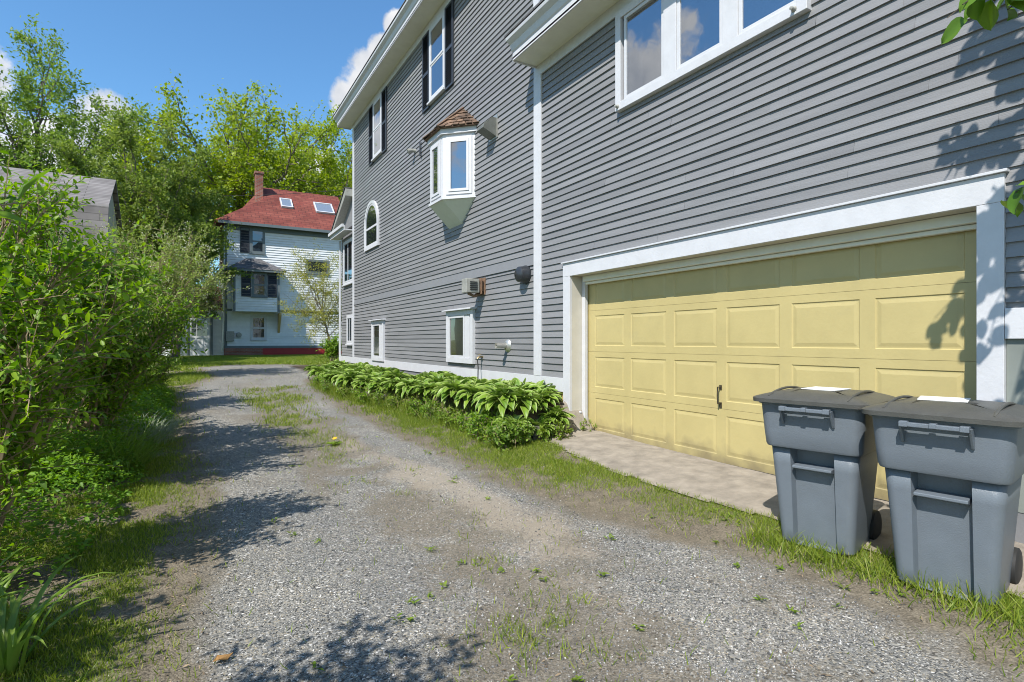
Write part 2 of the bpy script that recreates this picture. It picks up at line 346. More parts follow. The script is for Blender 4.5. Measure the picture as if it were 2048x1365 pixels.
def leaves(pos, d, up, length, width, tmpl=LEAF4):
    pos, d, up = np.asarray(pos, float), norm(np.asarray(d, float)), np.asarray(up, float)
    s = norm(np.cross(d, up)); u = np.cross(s, d)
    T, F = tmpl; n, k = len(pos), len(T)
    L = np.asarray(length).reshape(-1, 1, 1) * np.ones((n, 1, 1)); W = np.asarray(width).reshape(-1, 1, 1) * np.ones((n, 1, 1))
    V = pos[:, None] + d[:, None] * T[None, :, 0:1] * L + s[:, None] * T[None, :, 1:2] * W + u[:, None] * T[None, :, 2:3] * L
    FF = (F[None] + (np.arange(n) * k)[:, None, None]).reshape(-1, 4)
    return V.reshape(-1, 3), FF


def leaf_obj(name, mat, parent, pos, d, up, length, width, tmpl=LEAF4):
    V, F = leaves(pos, d, up, length, width, tmpl)
    if (F[:, 2] == F[:, 3]).any():
        # mixed tris and quads
        me = bpy.data.meshes.new(name); k = np.where(F[:, 2] == F[:, 3], 3, 4)
        me.vertices.add(len(V)); me.vertices.foreach_set("co", V.astype(np.float32).ravel())
        mask = np.ones(F.shape, bool); mask[:, 3] = k == 4; li = F[mask].astype(np.int32)
        me.loops.add(len(li)); me.loops.foreach_set("vertex_index", li)
        me.polygons.add(len(F)); me.polygons.foreach_set("loop_start", np.concatenate([[0], np.cumsum(k)[:-1]]).astype(np.int32))
        me.update(calc_edges=True); me.validate(); me.materials.append(mat)
        o = bpy.data.objects.new(name, me); C.objects.link(o)
        if parent is not None: attach(o, parent)
        return o
    return mesh_np(name, V, F, mat, parent)


# ------------------------------------------------------------------ ground shape
def sstep(a, b, x):
    t = np.clip((np.asarray(x, float) - a) / (b - a), 0, 1); return t * t * (3 - 2 * t)


def vnoise(x, y, s, seed=0):
    x = np.asarray(x, float) / s; y = np.asarray(y, float) / s
    xi, yi = np.floor(x), np.floor(y); fx, fy = x - xi, y - yi; fx = fx * fx * (3 - 2 * fx); fy = fy * fy * (3 - 2 * fy)
    def h(a, b): q = np.sin(a * 127.1 + b * 311.7 + seed * 74.7) * 43758.5453; return q - np.floor(q)
    return (h(xi, yi) * (1 - fx) + h(xi + 1, yi) * fx) * (1 - fy) + (h(xi, yi + 1) * (1 - fx) + h(xi + 1, yi + 1) * fx) * fy


def fbm(x, y, s, seed=0): return .5 * vnoise(x, y, s, seed) + .3 * vnoise(x, y, s / 2.3, seed + 3) + .2 * vnoise(x, y, s / 5.1, seed + 7)


WX = 4.8                          # plane of the grey house wall
DX = 5.07                         # plane of the garage door
WALLX = lambda y: 3.72 - .95 * sstep(7.5, 13.0, y)     # line of the low stone wall


def base_h(x, y):
    z = -.13 + .62 * sstep(3.0, 21.0, y)
    z = z + .115 * sstep(3.0, 4.9, x) * (1 - sstep(6.0, 8.5, y))
    return z + .0 * np.asarray(x)


def gh(x, y):
    x = np.asarray(x, float); y = np.asarray(y, float)
    z = base_h(x, y)
    bed = sstep(6.35, 6.65, y) * (1 - sstep(19.5, 22.5, y)) * sstep(-.10, .16, x - WALLX(y)) * (x < 9)
    top = .44 + .06 * sstep(8, 20, y)
    z = z + bed * np.maximum(top - z, 0)
    ruts = .03 * (np.exp(-((x - 1.45 + .05 * (y - 6)) / .45) ** 2) + np.exp(-((x + .1 + .05 * (y - 6)) / .45) ** 2)) * (y > 0) * (y < 18)
    return z - ruts + .015 * (fbm(x, y, 1.3, 5) - .5)


def G(px, py):
    d = pdir(px, py); Z = 3.0
    for _ in range(60):
        z = float(base_h(d.x * Z, d.y * Z)); Z = .5 * Z + .5 * min(80, max(.5, (z - CAMZ) / d.z))
    return (d.x * Z, d.y * Z)


def poly_sd(P, x, y):
    x = np.asarray(x, float); y = np.asarray(y, float); dmin = np.full(x.shape, 1e9); ins = np.zeros(x.shape, bool)
    for i in range(len(P)):
        ax, ay = P[i - 1]; bx, by = P[i]
        ex, ey = bx - ax, by - ay; t = np.clip(((x - ax) * ex + (y - ay) * ey) / (ex * ex + ey * ey + 1e-12), 0, 1)
        dmin = np.minimum(dmin, np.hypot(x - ax - t * ex, y - ay - t * ey))
        if ay != by: ins ^= ((ay > y) != (by > y)) & (x < (bx - ax) * (y - ay) / (by - ay) + ax)
    return np.where(ins, -dmin, dmin)


GRAVEL = [G(*p) for p in [(380, 1365), (436, 1152), (430, 982), (417, 905), (388, 860), (390, 812), (368, 792), (396, 771), (440, 752), (420, 744), (400, 737), (470, 731), (560, 730), (630, 735), (645, 741),
                          (610, 762), (640, 795), (700, 830), (760, 856), (870, 905), (950, 943), (1010, 972), (1100, 1005), (1250, 1050), (1400, 1095), (1540, 1140), (1700, 1205), (1900, 1290), (2048, 1365)]]
GRAVEL = GRAVEL + [(3.0, .4), (2.9, -30), (-1.4, -30), (-.7, .8)]
STRIP = [G(*p) for p in [(468, 780), (590, 773), (650, 840), (742, 905), (655, 912), (560, 878), (500, 830)]]
TANP = [G(*p) for p in [(690, 880), (860, 930), (1100, 1030), (1170, 1110), (1060, 1110), (920, 1010), (780, 940)]]
WEEDP = [G(*p) for p in [(880, 1120), (1150, 1110), (1320, 1250), (1420, 1365), (1000, 1365), (920, 1280)]]
SPARSE = [G(*p) for p in [(1080, 985), (1180, 940), (1360, 985), (1545, 1040), (1530, 1090), (1480, 1120), (1300, 1075), (1150, 1030)]]
MEDIAN = [G(*p) for p in [(480, 778), (590, 773), (745, 898), (960, 1000), (1150, 1100), (1420, 1345), (1380, 1500), (900, 1500), (850, 1150), (715, 1000), (610, 920), (510, 850)]]
APRON = [G(1098, 884), G(1200, 936), G(1350, 988), G(1540, 1040), (3.95, 1.2), (3.95, .6), (5.3, .6), (5.3, 6.6), (4.9, 6.75)]


def masks(x, y):
    gr = sstep(-.16, .16, -poly_sd(GRAVEL, x, y) + .32 * (fbm(x, y, .9, 2) - .5) + .20 * (vnoise(x, y, .16, 9) - .5))
    st = sstep(-.25, .45, -poly_sd(STRIP, x, y) + .9 * (fbm(x, y, .8, 4) - .5))
    wd = sstep(-.25, .6, -poly_sd(WEEDP, x, y)) * sstep(.5, .75, fbm(x, y, .35, 11))
    md = sstep(-.35, .45, -poly_sd(MEDIAN, x, y) + .7 * (fbm(x, y, .6, 14) - .5))
    fr = 1 - gr
    left = (np.asarray(x) < .45 + .0 * np.asarray(y)) & (np.asarray(y) < 11)
    lg = np.where(left, sstep(.28, .60, fbm(x, y, .42, 21)), sstep(.22, .62, fbm(x, y, .40, 31)))
    rearm = np.asarray(y) > 16
    lg = np.where(rearm, sstep(.15, .4, fbm(x, y, 1.5, 33)), lg)
    # thin bald margin along the gravel
    edge = sstep(.0, .75, poly_sd(GRAVEL, x, y))
    lg = lg * (1 - .45 * sstep(-.25, .25, -poly_sd(SPARSE, x, y)))
    green = np.clip(fr * lg * (.15 + .85 * edge) + st * .40 * sstep(.3, .6, fbm(x, y, .45, 61)) + wd * .35 + md * .30 * sstep(.52, .70, fbm(x, y, .30, 19)), 0, 1)
    tan = np.clip(sstep(-.35, .35, -poly_sd(TANP, x, y) + .6 * (fbm(x, y, .7, 8) - .5)) * gr, 0, 1)
    trk = np.exp(-((np.asarray(x) - 1.95 + .07 * (np.asarray(y) - 4)) / .30) ** 2) * (np.asarray(y) < 16)
    tan = np.clip(tan + .45 * trk * gr * sstep(.3, .6, fbm(x, y, 1.0, 71)), 0, 1)
    brown = np.clip(fr * (1 - lg) + gr * .55 * sstep(.36, .72, fbm(x, y, 1.1, 41)) + wd * .3 + st * .3 + md * (.25 + .6 * sstep(.36, .62, fbm(x, y, .55, 17))), 0, 1)
    return gr, green, tan, brown


def groundmat():
    m, n, l, b = new_mat("gravel_dirt_and_turf"); b.inputs["Roughness"].default_value = .9; b.inputs["Specular IOR Level"].default_value = .2
    t = n.new("ShaderNodeTexCoord")
    def at(nm):
        a = n.new("ShaderNodeAttribute"); a.attribute_name = nm; return a.outputs["Fac"]
    def noise(s, d=5):
        z = n.new("ShaderNodeTexNoise"); z.inputs["Scale"].default_value = s; z.inputs["Detail"].default_value = d; z.inputs["Roughness"].default_value = .65; l.new(t.outputs["Object"], z.inputs["Vector"]); return z.outputs["Fac"]
    def ramp(fac, els):
        r = n.new("ShaderNodeValToRGB"); e = r.color_ramp.elements
        e[0].position, e[0].color = els[0][0], (*els[0][1], 1); e[1].position, e[1].color = els[-1][0], (*els[-1][1], 1)
        for p, c in els[1:-1]: q = e.new(p); q.color = (*c, 1)
        l.new(fac, r.inputs["Fac"]); return r.outputs["Color"]
    def mix(f, a, c):
        x = n.new("ShaderNodeMixRGB"); l.new(f, x.inputs["Fac"]); l.new(a, x.inputs["Color1"]); l.new(c, x.inputs["Color2"]); return x.outputs["Color"]
    def mth(op, a, c=None):
        x = n.new("ShaderNodeMath"); x.operation = op; x.use_clamp = False
        for i, q in enumerate((a, c)):
            if q is None: continue
            if isinstance(q, (int, float)): x.inputs[i].default_value = q
            else: l.new(q, x.inputs[i])
        return x.outputs[0]
    def brk(mask, nf, amt, lo=.4, hi=.6):
        x = n.new("ShaderNodeMapRange"); x.interpolation_type = 'SMOOTHSTEP'; x.inputs["From Min"].default_value = lo; x.inputs["From Max"].default_value = hi
        l.new(mth('ADD', mask, mth('MULTIPLY', mth('SUBTRACT', nf, .5), amt)), x.inputs["Value"]); return x.outputs[0]
    def vor(s):
        v = n.new("ShaderNodeTexVoronoi"); v.inputs["Scale"].default_value = s; l.new(t.outputs["Object"], v.inputs["Vector"]); return v
    v1, v2 = vor(88), vor(150)
    def cellcol(v):
        sp = n.new("ShaderNodeSeparateColor"); l.new(v.outputs["Color"], sp.inputs[0])
        return ramp(sp.outputs[0], [(0, (.045, .045, .045)), (.22, (.125, .125, .118)), (.5, (.215, .212, .20)), (.72, (.285, .276, .25)), (.86, (.30, .255, .18)), (.94, (.47, .455, .43)), (1, (.62, .60, .57))])
    g1, g2 = cellcol(v1), cellcol(v2)
    grav = mix(brk(noise(9), noise(40), .3, .45, .55), g1, g2)
    lowf = ramp(noise(.8, 6), [(.3, (.78, .80, .82)), (.7, (1.12, 1.10, 1.05))])
    mm = n.new("ShaderNodeMixRGB"); mm.blend_type = 'MULTIPLY'; mm.inputs["Fac"].default_value = 1; l.new(grav, mm.inputs["Color1"]); l.new(lowf, mm.inputs["Color2"]); grav = mm.outputs["Color"]
    fine = noise(150, 3)
    tanc = ramp(fine, [(.3, (.25, .205, .155)), (.55, (.38, .325, .25)), (.75, (.48, .43, .35))])
    brown = ramp(mth('ADD', mth('MULTIPLY', noise(70, 6), .7), mth('MULTIPLY', noise(7, 4), .3)), [(.32, (.06, .05, .035)), (.5, (.16, .135, .098)), (.68, (.30, .255, .185))])
    grn = ramp(noise(55, 6), [(.3, (.045, .055, .016)), (.5, (.115, .135, .035)), (.7, (.22, .21, .085))])
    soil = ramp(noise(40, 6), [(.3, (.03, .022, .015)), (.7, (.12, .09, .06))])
    col = mix(at("gravel"), brown, grav)
    col = mix(mth('MULTIPLY', brk(at("brown"), noise(30, 8), 1.5, .3, .8), .72), col, brown)
    col = mix(mth('MULTIPLY', brk(at("tan"), noise(24, 8), 1.4, .3, .8), .6), col, tanc)
    col = mix(brk(at("green"), noise(26, 8), 1.2, .3, .75), col, grn)
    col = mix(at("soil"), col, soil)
    l.new(col, b.inputs["Base Color"])
    ht = mth('ADD', mth('MULTIPLY', mth('SUBTRACT', 1, v1.outputs["Distance"]), .6), mth('MULTIPLY', noise(90, 4), .6))
    bp = n.new("ShaderNodeBump"); bp.inputs["Strength"].default_value = .75; bp.inputs["Distance"].default_value = .012; l.new(ht, bp.inputs["Height"]); l.new(bp.outputs["Normal"], b.inputs["Normal"])
    return m


def axis(lo, hi, st, far):
    a = [lo + i * st for i in range(int(round((hi - lo) / st)) + 1)]
    s = st
    while a[-1] < far: s *= 1.35; a.append(a[-1] + s)
    s = st
    while a[0] > -far: s *= 1.35; a.insert(0, a[0] - s)
    return np.array(a)


gx, gy = axis(-3.2, 5.2, .055, 900), axis(.9, 19, .055, 900)
XX, YY = np.meshgrid(gx, gy); xf, yf = XX.ravel(), YY.ravel()
mg, mgr, mt, mbn = masks(xf, yf)
soilm = sstep(6.4, 6.6, yf) * sstep(-.05, .15, xf - WALLX(yf)) * (xf < 6) * (yf < 20.5)
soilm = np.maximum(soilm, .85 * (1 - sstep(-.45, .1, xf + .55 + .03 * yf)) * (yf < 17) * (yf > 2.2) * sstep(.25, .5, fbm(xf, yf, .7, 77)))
gV = np.stack([xf, yf, gh(xf, yf)], 1)
nx, ny = len(gx), len(gy)
ii = (np.arange(ny - 1)[:, None] * nx + np.arange(nx - 1)[None]).ravel()
gF = np.stack([ii, ii + 1, ii + nx + 1, ii + nx], 1)
cx, cy = gV[gF].mean(1)[:, 0], gV[gF].mean(1)[:, 1]
isdrive = poly_sd(GRAVEL, cx, cy) < 0
gm = groundmat()
def sub(name, sel):
    F = gF[sel]; used, inv = np.unique(F, return_inverse=True)
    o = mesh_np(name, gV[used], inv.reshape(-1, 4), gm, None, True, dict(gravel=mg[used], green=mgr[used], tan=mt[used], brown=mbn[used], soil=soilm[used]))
    o['kind'] = 'structure'; return o
sub("ground", ~isdrive); sub("driveway", isdrive)

# concrete apron in front of the garage
def concretemat():
    m = paint("old_concrete", (.27, .235, .19), .9, .3, 5, .7, 90)
    return m
ax = np.linspace(3.0, 5.3, 60); ay = np.linspace(.6, 6.8, 150); AX, AY = np.meshgrid(ax, ay); fx, fy = AX.ravel(), AY.ravel()
az = np.where(fx > 4.6, 0, 0) + np.maximum(gh(fx, fy) + .012, -.075 + .07 * sstep(3.4, 5.0, fx)) + .004 * (fbm(fx, fy, .3, 3) - .5)
iA = (np.arange(149)[:, None] * 60 + np.arange(59)[None]).ravel(); aF = np.stack([iA, iA + 1, iA + 61, iA + 60], 1)
ac = np.stack([fx[aF].mean(1), fy[aF].mean(1)], 1)
sel = poly_sd(APRON, ac[:, 0], ac[:, 1]) < .05 * (vnoise(ac[:, 0], ac[:, 1], .25, 6) - .5)
used, inv = np.unique(aF[sel], return_inverse=True)
apr = mesh_np("garage_apron", np.stack([fx, fy, az], 1)[used], inv.reshape(-1, 4), concretemat(), None, True); apr['kind'] = 'structure'

# ------------------------------------------------------------------ grey house
HW = lambda u, w, z: (WX - w, u, z)          # wall coordinates: u along the wall, w out of it
rng = np.random.default_rng(7); random.seed(7)
EXPO = .1016


def siding(mb, mp, u0, u1, z0, z1, expo=EXPO, openings=(), butt=.021):
    z = z0
    while z < z1 - 1e-4:
        zt = min(z + expo, z1); spans = [(u0, u1)]
        for (a, b, c, d) in openings:
            if zt > c + .01 and z < d - .01:
                spans = [q for s0, s1 in spans for q in ((s0, min(s1, a)), (max(s0, b), s1)) if q[1] - q[0] > .01]
        for s0, s1 in spans:
            cuts = [s0]
            while s1 - cuts[-1] > 5.5: cuts.append(cuts[-1] + random.uniform(2.0, 4.6))
            cuts.append(s1)
            for a, b in zip(cuts[:-1], cuts[1:]):
                b2 = b - (.0015 if b < s1 else 0); j = random.uniform(-.0025, .0025)
                mb.add([mp(a, butt + j, z), mp(b2, butt + j, z), mp(b2, .002, zt), mp(a, .002, zt), mp(a, 0, z), mp(b2, 0, z)], [(0, 1, 2, 3), (0, 4, 5, 1)])
        z += expo
    return mb


house = thing("grey_house", "tall grey clapboard house with white trim and a yellow garage door", "house", (WX, 8, .5))
# structural shells behind the boards
sh = MB()
OY0, OY1 = 1.708, 6.537           # garage opening
HZ = 2.30                          # underside of the header
YM, YE, YX = 7.41, 19.13, 21.2     # corner between wing and main block, far end, end of extension
SOF, SOFM = 5.75, 8.79
sh.box(WX + .001, WX + 7, YM, YE, -.3, 9.6)
sh.box(WX + .05, WX + 5, YE + .001, YX - .02, -.3, 5.3)
sh.box(WX + .001, WX + 6, OY1 + .02, YM - .002, -.3, 6.1); sh.box(WX + .001, WX + 6, -5, OY0 - .02, -.3, 6.1); sh.box(WX + .001, WX + 6, OY0 - .02, OY1 + .02, HZ + .12, 6.1)
sh.box(WX + .9, WX + 6, OY0 - .02, OY1 + .02, -.3, HZ + .12)
sh.build("wall_core", M['beltgrey'], house)
w = MB()
siding(w, HW, YM + .1, YE - .05, .80, 2.585)
siding(w, HW, YM + .1, YE - .05, 2.77, 8.62)
siding(w, HW, -5, YM - .11, .80, 5.6, openings=[(OY0 - .155, OY1 + .17, 0, 2.50), (-5.1, OY0 - .155, 0, 1.575)])
w.build("clapboard_wall", M['siding'], house)
w = MB(); WE = lambda u, w_, z: (WX + .05 - w_, u, z)
siding(w, WE, YE + .05, YX - .1, .62, 5.15)
w.build("side_clapboard_wall", M['siding'], house); w = MB()
WN = lambda u, w_, z: (u, YM - w_, z)
siding(w, WN, WX + .2, WX + 5, 5.8, 9.2)
w.build("end_clapboard_wall", M['siding'], house)
b = MB()  # flared grey belt board
b.add([HW(YM + .1, .03, 2.585), HW(YE - .05, .03, 2.585), HW(YE - .05, .006, 2.77), HW(YM + .1, .006, 2.77), HW(YM + .1, 0, 2.585), HW(YE - .05, 0, 2.585)], [(0, 1, 2, 3), (0, 4, 5, 1)])
b.build("belt_board", M['beltgrey'], house)
def board(name, u0, u1, z0, z1, w1=.034, mat='white', w0=-.01, bev=.003, parent=house):
    o = MB().box(u0, u1, w0, w1, z0, z1, HW).build(name, M[mat], parent, bevel=bev); return o
board("corner_board", YM - .105, YM + .105, .80, SOF - .17, .040)
board("corner_board", YM - .02, YM + .13, SOF + .35, 9.0, .030)
board("corner_board", YE - .09, YE + .06, .80, SOFM - .17, .040)
board("corner_board", YX - .12, YX + .03, .62, 5.1, .040)
board("skirt_board", YM - .105, YX, .59, .798, .036)
board("skirt_board", OY1 + .172, YM - .107, .59, .798, .036)
board("frieze_board", YM + .105, YE + .06, SOFM - .17, SOFM, .038)
board("frieze_board", -5, YM + .106, SOF - .17, SOF, .038)
board("foundation_panel", OY1 + .168, YM + .4, -.2, .588, .012, 'plywood')
board("foundation_panel", YM + .402, YX, .2, .588, .010, 'beltgrey')
# garage surround
def jamb():
    board("door_casing", OY1, OY1 + .168, -.06, HZ, .034); board("door_casing", OY0 - .153, OY0, -.06, HZ, .034)
    hd = board("door_header", OY0 - .155, OY1 + .17, HZ + .001, 2.495, .036)
    cp = MB().box(OY0 - .175, OY1 + .19, -.005, .06, 2.497, 2.517, HW).build("drip_cap", M['white'], hd, bevel=.003)
    m = MB(); m.box(OY1 + .001, OY1 + .02, -.45, -.011, -.06, HZ, HW); m.build("door_jamb", M['cream'], house); m = MB(); m.box(OY0 - .02, OY0 - .001, -.45, -.011, -.06, HZ, HW)
    m.build("door_jamb", M['cream'], house)
    m = MB(); m.box(OY0, OY1, -.45, -.011, HZ + .002, HZ + .03, HW); m.build("header_soffit", M['cream'], house)
    m = MB(); m.box(OY1 - .07, OY1 + .0, -.245, -.19, -.05, HZ - .001, HW); m.build("door_stop", M["white"], house, bevel=.004); m = MB(); m.box(OY0 + .0, OY0 + .05, -.245, -.19, -.05, HZ - .001, HW); m.build("door_stop", M["white"], house, bevel=.004); m = MB(); m.box(OY0 + .051, OY1 - .071, -.25, -.15, HZ - .08, HZ - .001, HW); m.box(OY0 + .051, OY1 - .071, -.255, -.20, HZ - .12, HZ - .084, HW)
    m.build("head_stop", M['soffit'], house, bevel=.004)
    bp = MB(); bp.lathe([(.0, .035), (.018, .03), (.02, .012), (.012, 0)], (WX + .15, OY1 + .001, .30), (0, -1, 0), 12); bp.build("doorbell_button", M['white'], house, 60)
jamb()
# garage door: sections of embossed panels
gd = MB(); DW = lambda u, w_, z: (DX - w_, u, z)
gd.box(OY0, OY1, -.06, -.045, 0, HZ + .1, DW); gdo = gd.build("garage_door", M['yellow'], house)
tag(gdo, "pale yellow sectional garage door of raised panels")
SEC, PIT = .598, .762; DY1 = 6.50
for k in range(4):
    s = MB(); z0, z1 = k * SEC + .0012, (k + 1) * SEC - .0012
    for c in range(-0, 7):
        ua, ub = DY1 - .105 - (c) * PIT + .0635, DY1 - .105 - (c + 1) * PIT + .0635
        if c == 0: ua = DY1 + .03
        if c == 6:
            if ua < 1.7: continue
            ub = 1.70; s.quad(DW(ua, 0, z0), DW(ub, 0, z0), DW(ub, 0, z1), DW(ua, 0, z1)); continue
        pu0 = DY1 - .167 - c * PIT; pu1 = pu0 - .635
        rect = lambda i, wv: [DW(pu0 - i, wv, z0 + .085 + i), DW(pu1 + i, wv, z0 + .085 + i), DW(pu1 + i, wv, z1 - .075 - i), DW(pu0 - i, wv, z1 - .075 - i)]
        rings = [[DW(ua, 0, z0), DW(ub, 0, z0), DW(ub, 0, z1), DW(ua, 0, z1)], rect(0, 0), rect(.008, -.008), rect(.020, -.0075), rect(.05, -.002)]
        for a, d in zip(rings[:-1], rings[1:]):
            for i in range(4): s.quad(a[i], a[(i + 1) % 4], d[(i + 1) % 4], d[i])
        s.poly(rings[-1])
    s.quad(DW(DY1 + .03, 0, z0), DW(1.70, 0, z0), DW(1.70, -.04, z0 - .002), DW(DY1 + .03, -.04, z0 - .002)); s.quad(DW(DY1 + .03, 0, z1), DW(1.70, 0, z1), DW(1.70, -.04, z1 - .004), DW(DY1 + .03, -.04, z1 - .004))
    s.build("door_section", M['yellow'], gdo)
MB().box(OY0, OY1, -.03, .004, -.05, .002, DW).build("bottom_seal", M['rubber'], gdo)
h = MB(); hy, hz = 4.12, .74
h.box(hy - .016, hy + .016, .001, .008, hz - .13, hz - .07, DW); h.box(hy - .016, hy + .016, .001, .008, hz + .07, hz + .12, DW); h.tube([DW(hy, .01, hz + .10), DW(hy, .05, hz + .10), DW(hy, .055, hz), DW(hy, .05, hz - .08), DW(hy, .01, hz - .08)], .009, 8)
h.build("handle", M['iron'], gdo, 50)
# low window strip right of the garage
board("skirt_board", -5, OY0 - .156, 1.365, 1.572, .034)
MB().box(.2, OY0 - .156, -.02, .004, .2, 1.363, HW).build("glass_block_panel", M['block'], house)
board("foundation_panel", -5, .198, -.3, 1.363, .01, 'beltgrey')

# eaves
def eave(u0, u1, zs, o, mat='white', ret0=True):
    sf = MB().box(u0, u1, -.01, o, zs, zs + .03, HW).build("soffit", M['soffit'], house)
    prof = [(o, zs - .02), (o, zs + .10), (o + .02, zs + .12), (o + .05, zs + .20), (o + .12, zs + .25), (o + .13, zs + .29), (o - .02, zs + .31), (o - .02, zs - .02)]
    m = MB(); m.slab([HW(u0, a, z) for a, z in prof], (0, u1 - u0, 0))
    # return along the far rake
    m.box(u1 + .001, u1 + .03, -.0, o - .021, zs - .02, zs + .26, HW)
    m.build("fascia", M['white'], house)
eave(YM - .3, YE + .42, SOFM, .48); eave(-5, YM + .02, SOF, .48)
rf = MB(); rf.slab([(WX - .62, YM - .32, SOFM + .305), (WX - .62, YE + .46, SOFM + .305), (WX + 3.6, YE + .46, SOFM + 3.6), (WX + 3.6, YM - .32, SOFM + 3.6)], (0, 0, .03))
rf.build("main_roof", M['shingledark'], house, uvaxes=((0, 1, 0), (.72, 0, .7)))
rf = MB(); rf.slab([(WX - .62, -5, SOF + .305), (WX - .62, YM + .04, SOF + .305), (WX + 3.2, YM + .04, SOF + 1.7), (WX + 3.2, -5, SOF + 1.7)], (0, 0, .03))
rf.build("wing_roof", M['shingledark'], house, uvaxes=((0, 1, 0), (.72, 0, .7)))
MB().box(5.8, 6.5, 15.6, 16.35, 9.8, 12.1).build("chimney", M['brick'], house, uvaxes=((1, 1, 0), (0, 0, 1)))
# extension pediment: rake rising towards the main block
ez = 5.17
m = MB(); m.box(YE + .062, YX + .16, -.0, .30, ez, ez + .03, HW); m.box(YE + .062, YX + .16, .30, .33, ez - .02, ez + .16, HW); m.box(YE + .062, YX + .2, .33, .40, ez + .1, ez + .2, HW); m.build("pent_eave", M['white'], house)
m = MB(); m.slab([HW(YE + .062, .02, ez + .2), HW(YX + .15, .02, ez + .2), HW(YE + .062, .02, ez + .2 + 1.15)], (.2, 0, 0)); m.build("gable_wall", M['siding'], house)
m = MB(); m.slab([HW(YX + .3, .28, ez + .2), HW(YX + .08, .28, ez + .2), HW(YE + .062, .28, ez + 1.18), HW(YE + .062, .28, ez + 1.42)], (.26, 0, 0)); m.build("rake_board", M['ventgrey'], house)
m = MB(); m.slab([HW(YX + .32, .31, ez + .215), HW(YE + .062, .31, ez + 1.44), HW(YE + .062, -4, ez + 1.44), HW(YX + .32, -4, ez + .215)], (0, 0, .03)); m.build("extension_roof", M['shingledark'], house, uvaxes=((1, 0, 0), (0, 1, 0)))


def rect_ring(mb, mp, u0, u1, z0, z1, t, w0, w1, tb=None):
    tb = tb or t
    mb.box(u0, u0 + t, w0, w1, z0, z1, mp); mb.box(u1 - t, u1, w0, w1, z0, z1, mp); mb.box(u0 + t, u1 - t, w0, w1, z0, z0 + tb, mp); mb.box(u0 + t, u1 - t, w0, w1, z1 - t, z1, mp)


def sash_window(u0, u1, z0, z1, mp=HW, parent=house, glass='glass', casing=.07, sill=True, trim='white', w=.03, mid=True, shut=None, curtain=False, wsash=.034):
    mp0 = mp; mp = lambda u, w_, z: mp0(u, w_ + .022 if w_ > 0 else w_, z)
    f = MB(); rect_ring(f, mp, u0, u1, z0, z1, casing, -.005, w)
    fo = f.build("window", M[trim], parent, bevel=.003)
    a, b_, c, d = u0 + casing, u1 - casing, z0 + casing, z1 - casing
    pn = MB()
    if mid:
        zm = (c + d) / 2
        s = MB(); rect_ring(s, mp, a + .001, b_ - .001, zm - .02, d - .001, .045, .003, wsash); s.build("sash", M[trim], fo)
        s = MB(); rect_ring(s, mp, a + .001, b_ - .001, c + .001, zm - .021, .045, .003, wsash - .012); s.build("sash", M[trim], fo)
        pn.box(a + .04, b_ - .04, .006, .016, c + .04, zm - .06, mp); pn.box(a + .04, b_ - .04, .012, .022, zm + .02, d - .04, mp)
    else:
        s = MB(); rect_ring(s, mp, a + .001, b_ - .001, c + .001, d - .001, .05, .003, wsash); s.build("sash", M[trim], fo)
        pn.box(a + .045, b_ - .045, .006, .016, c + .045, d - .045, mp)
    pn.build("pane", M[glass], fo)
    if curtain:
        cu = MB(); n = 24; ps = [mp(a + .05 + (b_ - a - .1) * .5 * i / n, .0185 + .002 * math.sin(i * 1.7), 0) for i in range(n + 1)]
    if sill: MB().box(u0 - .03, u1 + .03, -.005, w + .045, z0 - .045, z0 - .001, mp).build("sill", M[trim], fo, bevel=.003)
    return fo


def shutter(u0, u1, z0, z1, fo, mp=HW, w=.055):
    s = MB(); zm = z0 + (z1 - z0) * .47; t = .05
    rect_ring(s, mp, u0, u1, z0, z1, t, .018, w); s.box(u0 + t, u1 - t, .018, w, zm - .04, zm + .04, mp)
    for a, b_ in ((z0 + t, zm - .04), (zm + .04, z1 - t)):
        n = int((b_ - a) / .038)
        for i in range(n):
            z = a + (i + .5) * (b_ - a) / n
            s.add([mp(u0 + t, w - .004, z - .022), mp(u1 - t, w - .004, z - .022), mp(u1 - t, w - .026, z + .016), mp(u0 + t, w - .026, z + .016)], [(0, 1, 2, 3)])
    s.box(u0 + t, u1 - t, .016, .022, z0 + t, z1 - t, mp)
    s.build("shutter", M['shutter'], fo)


for (u0, u1) in ((11.13, 12.04), (15.78, 16.67)):
    fo = sash_window(u0, u1, 6.88, 8.60, curtain=False)
    shutter(u0 - .44, u0 - .015, 6.80, 8.60, fo); shutter(u1 + .015, u1 + .44, 6.80, 8.60, fo)

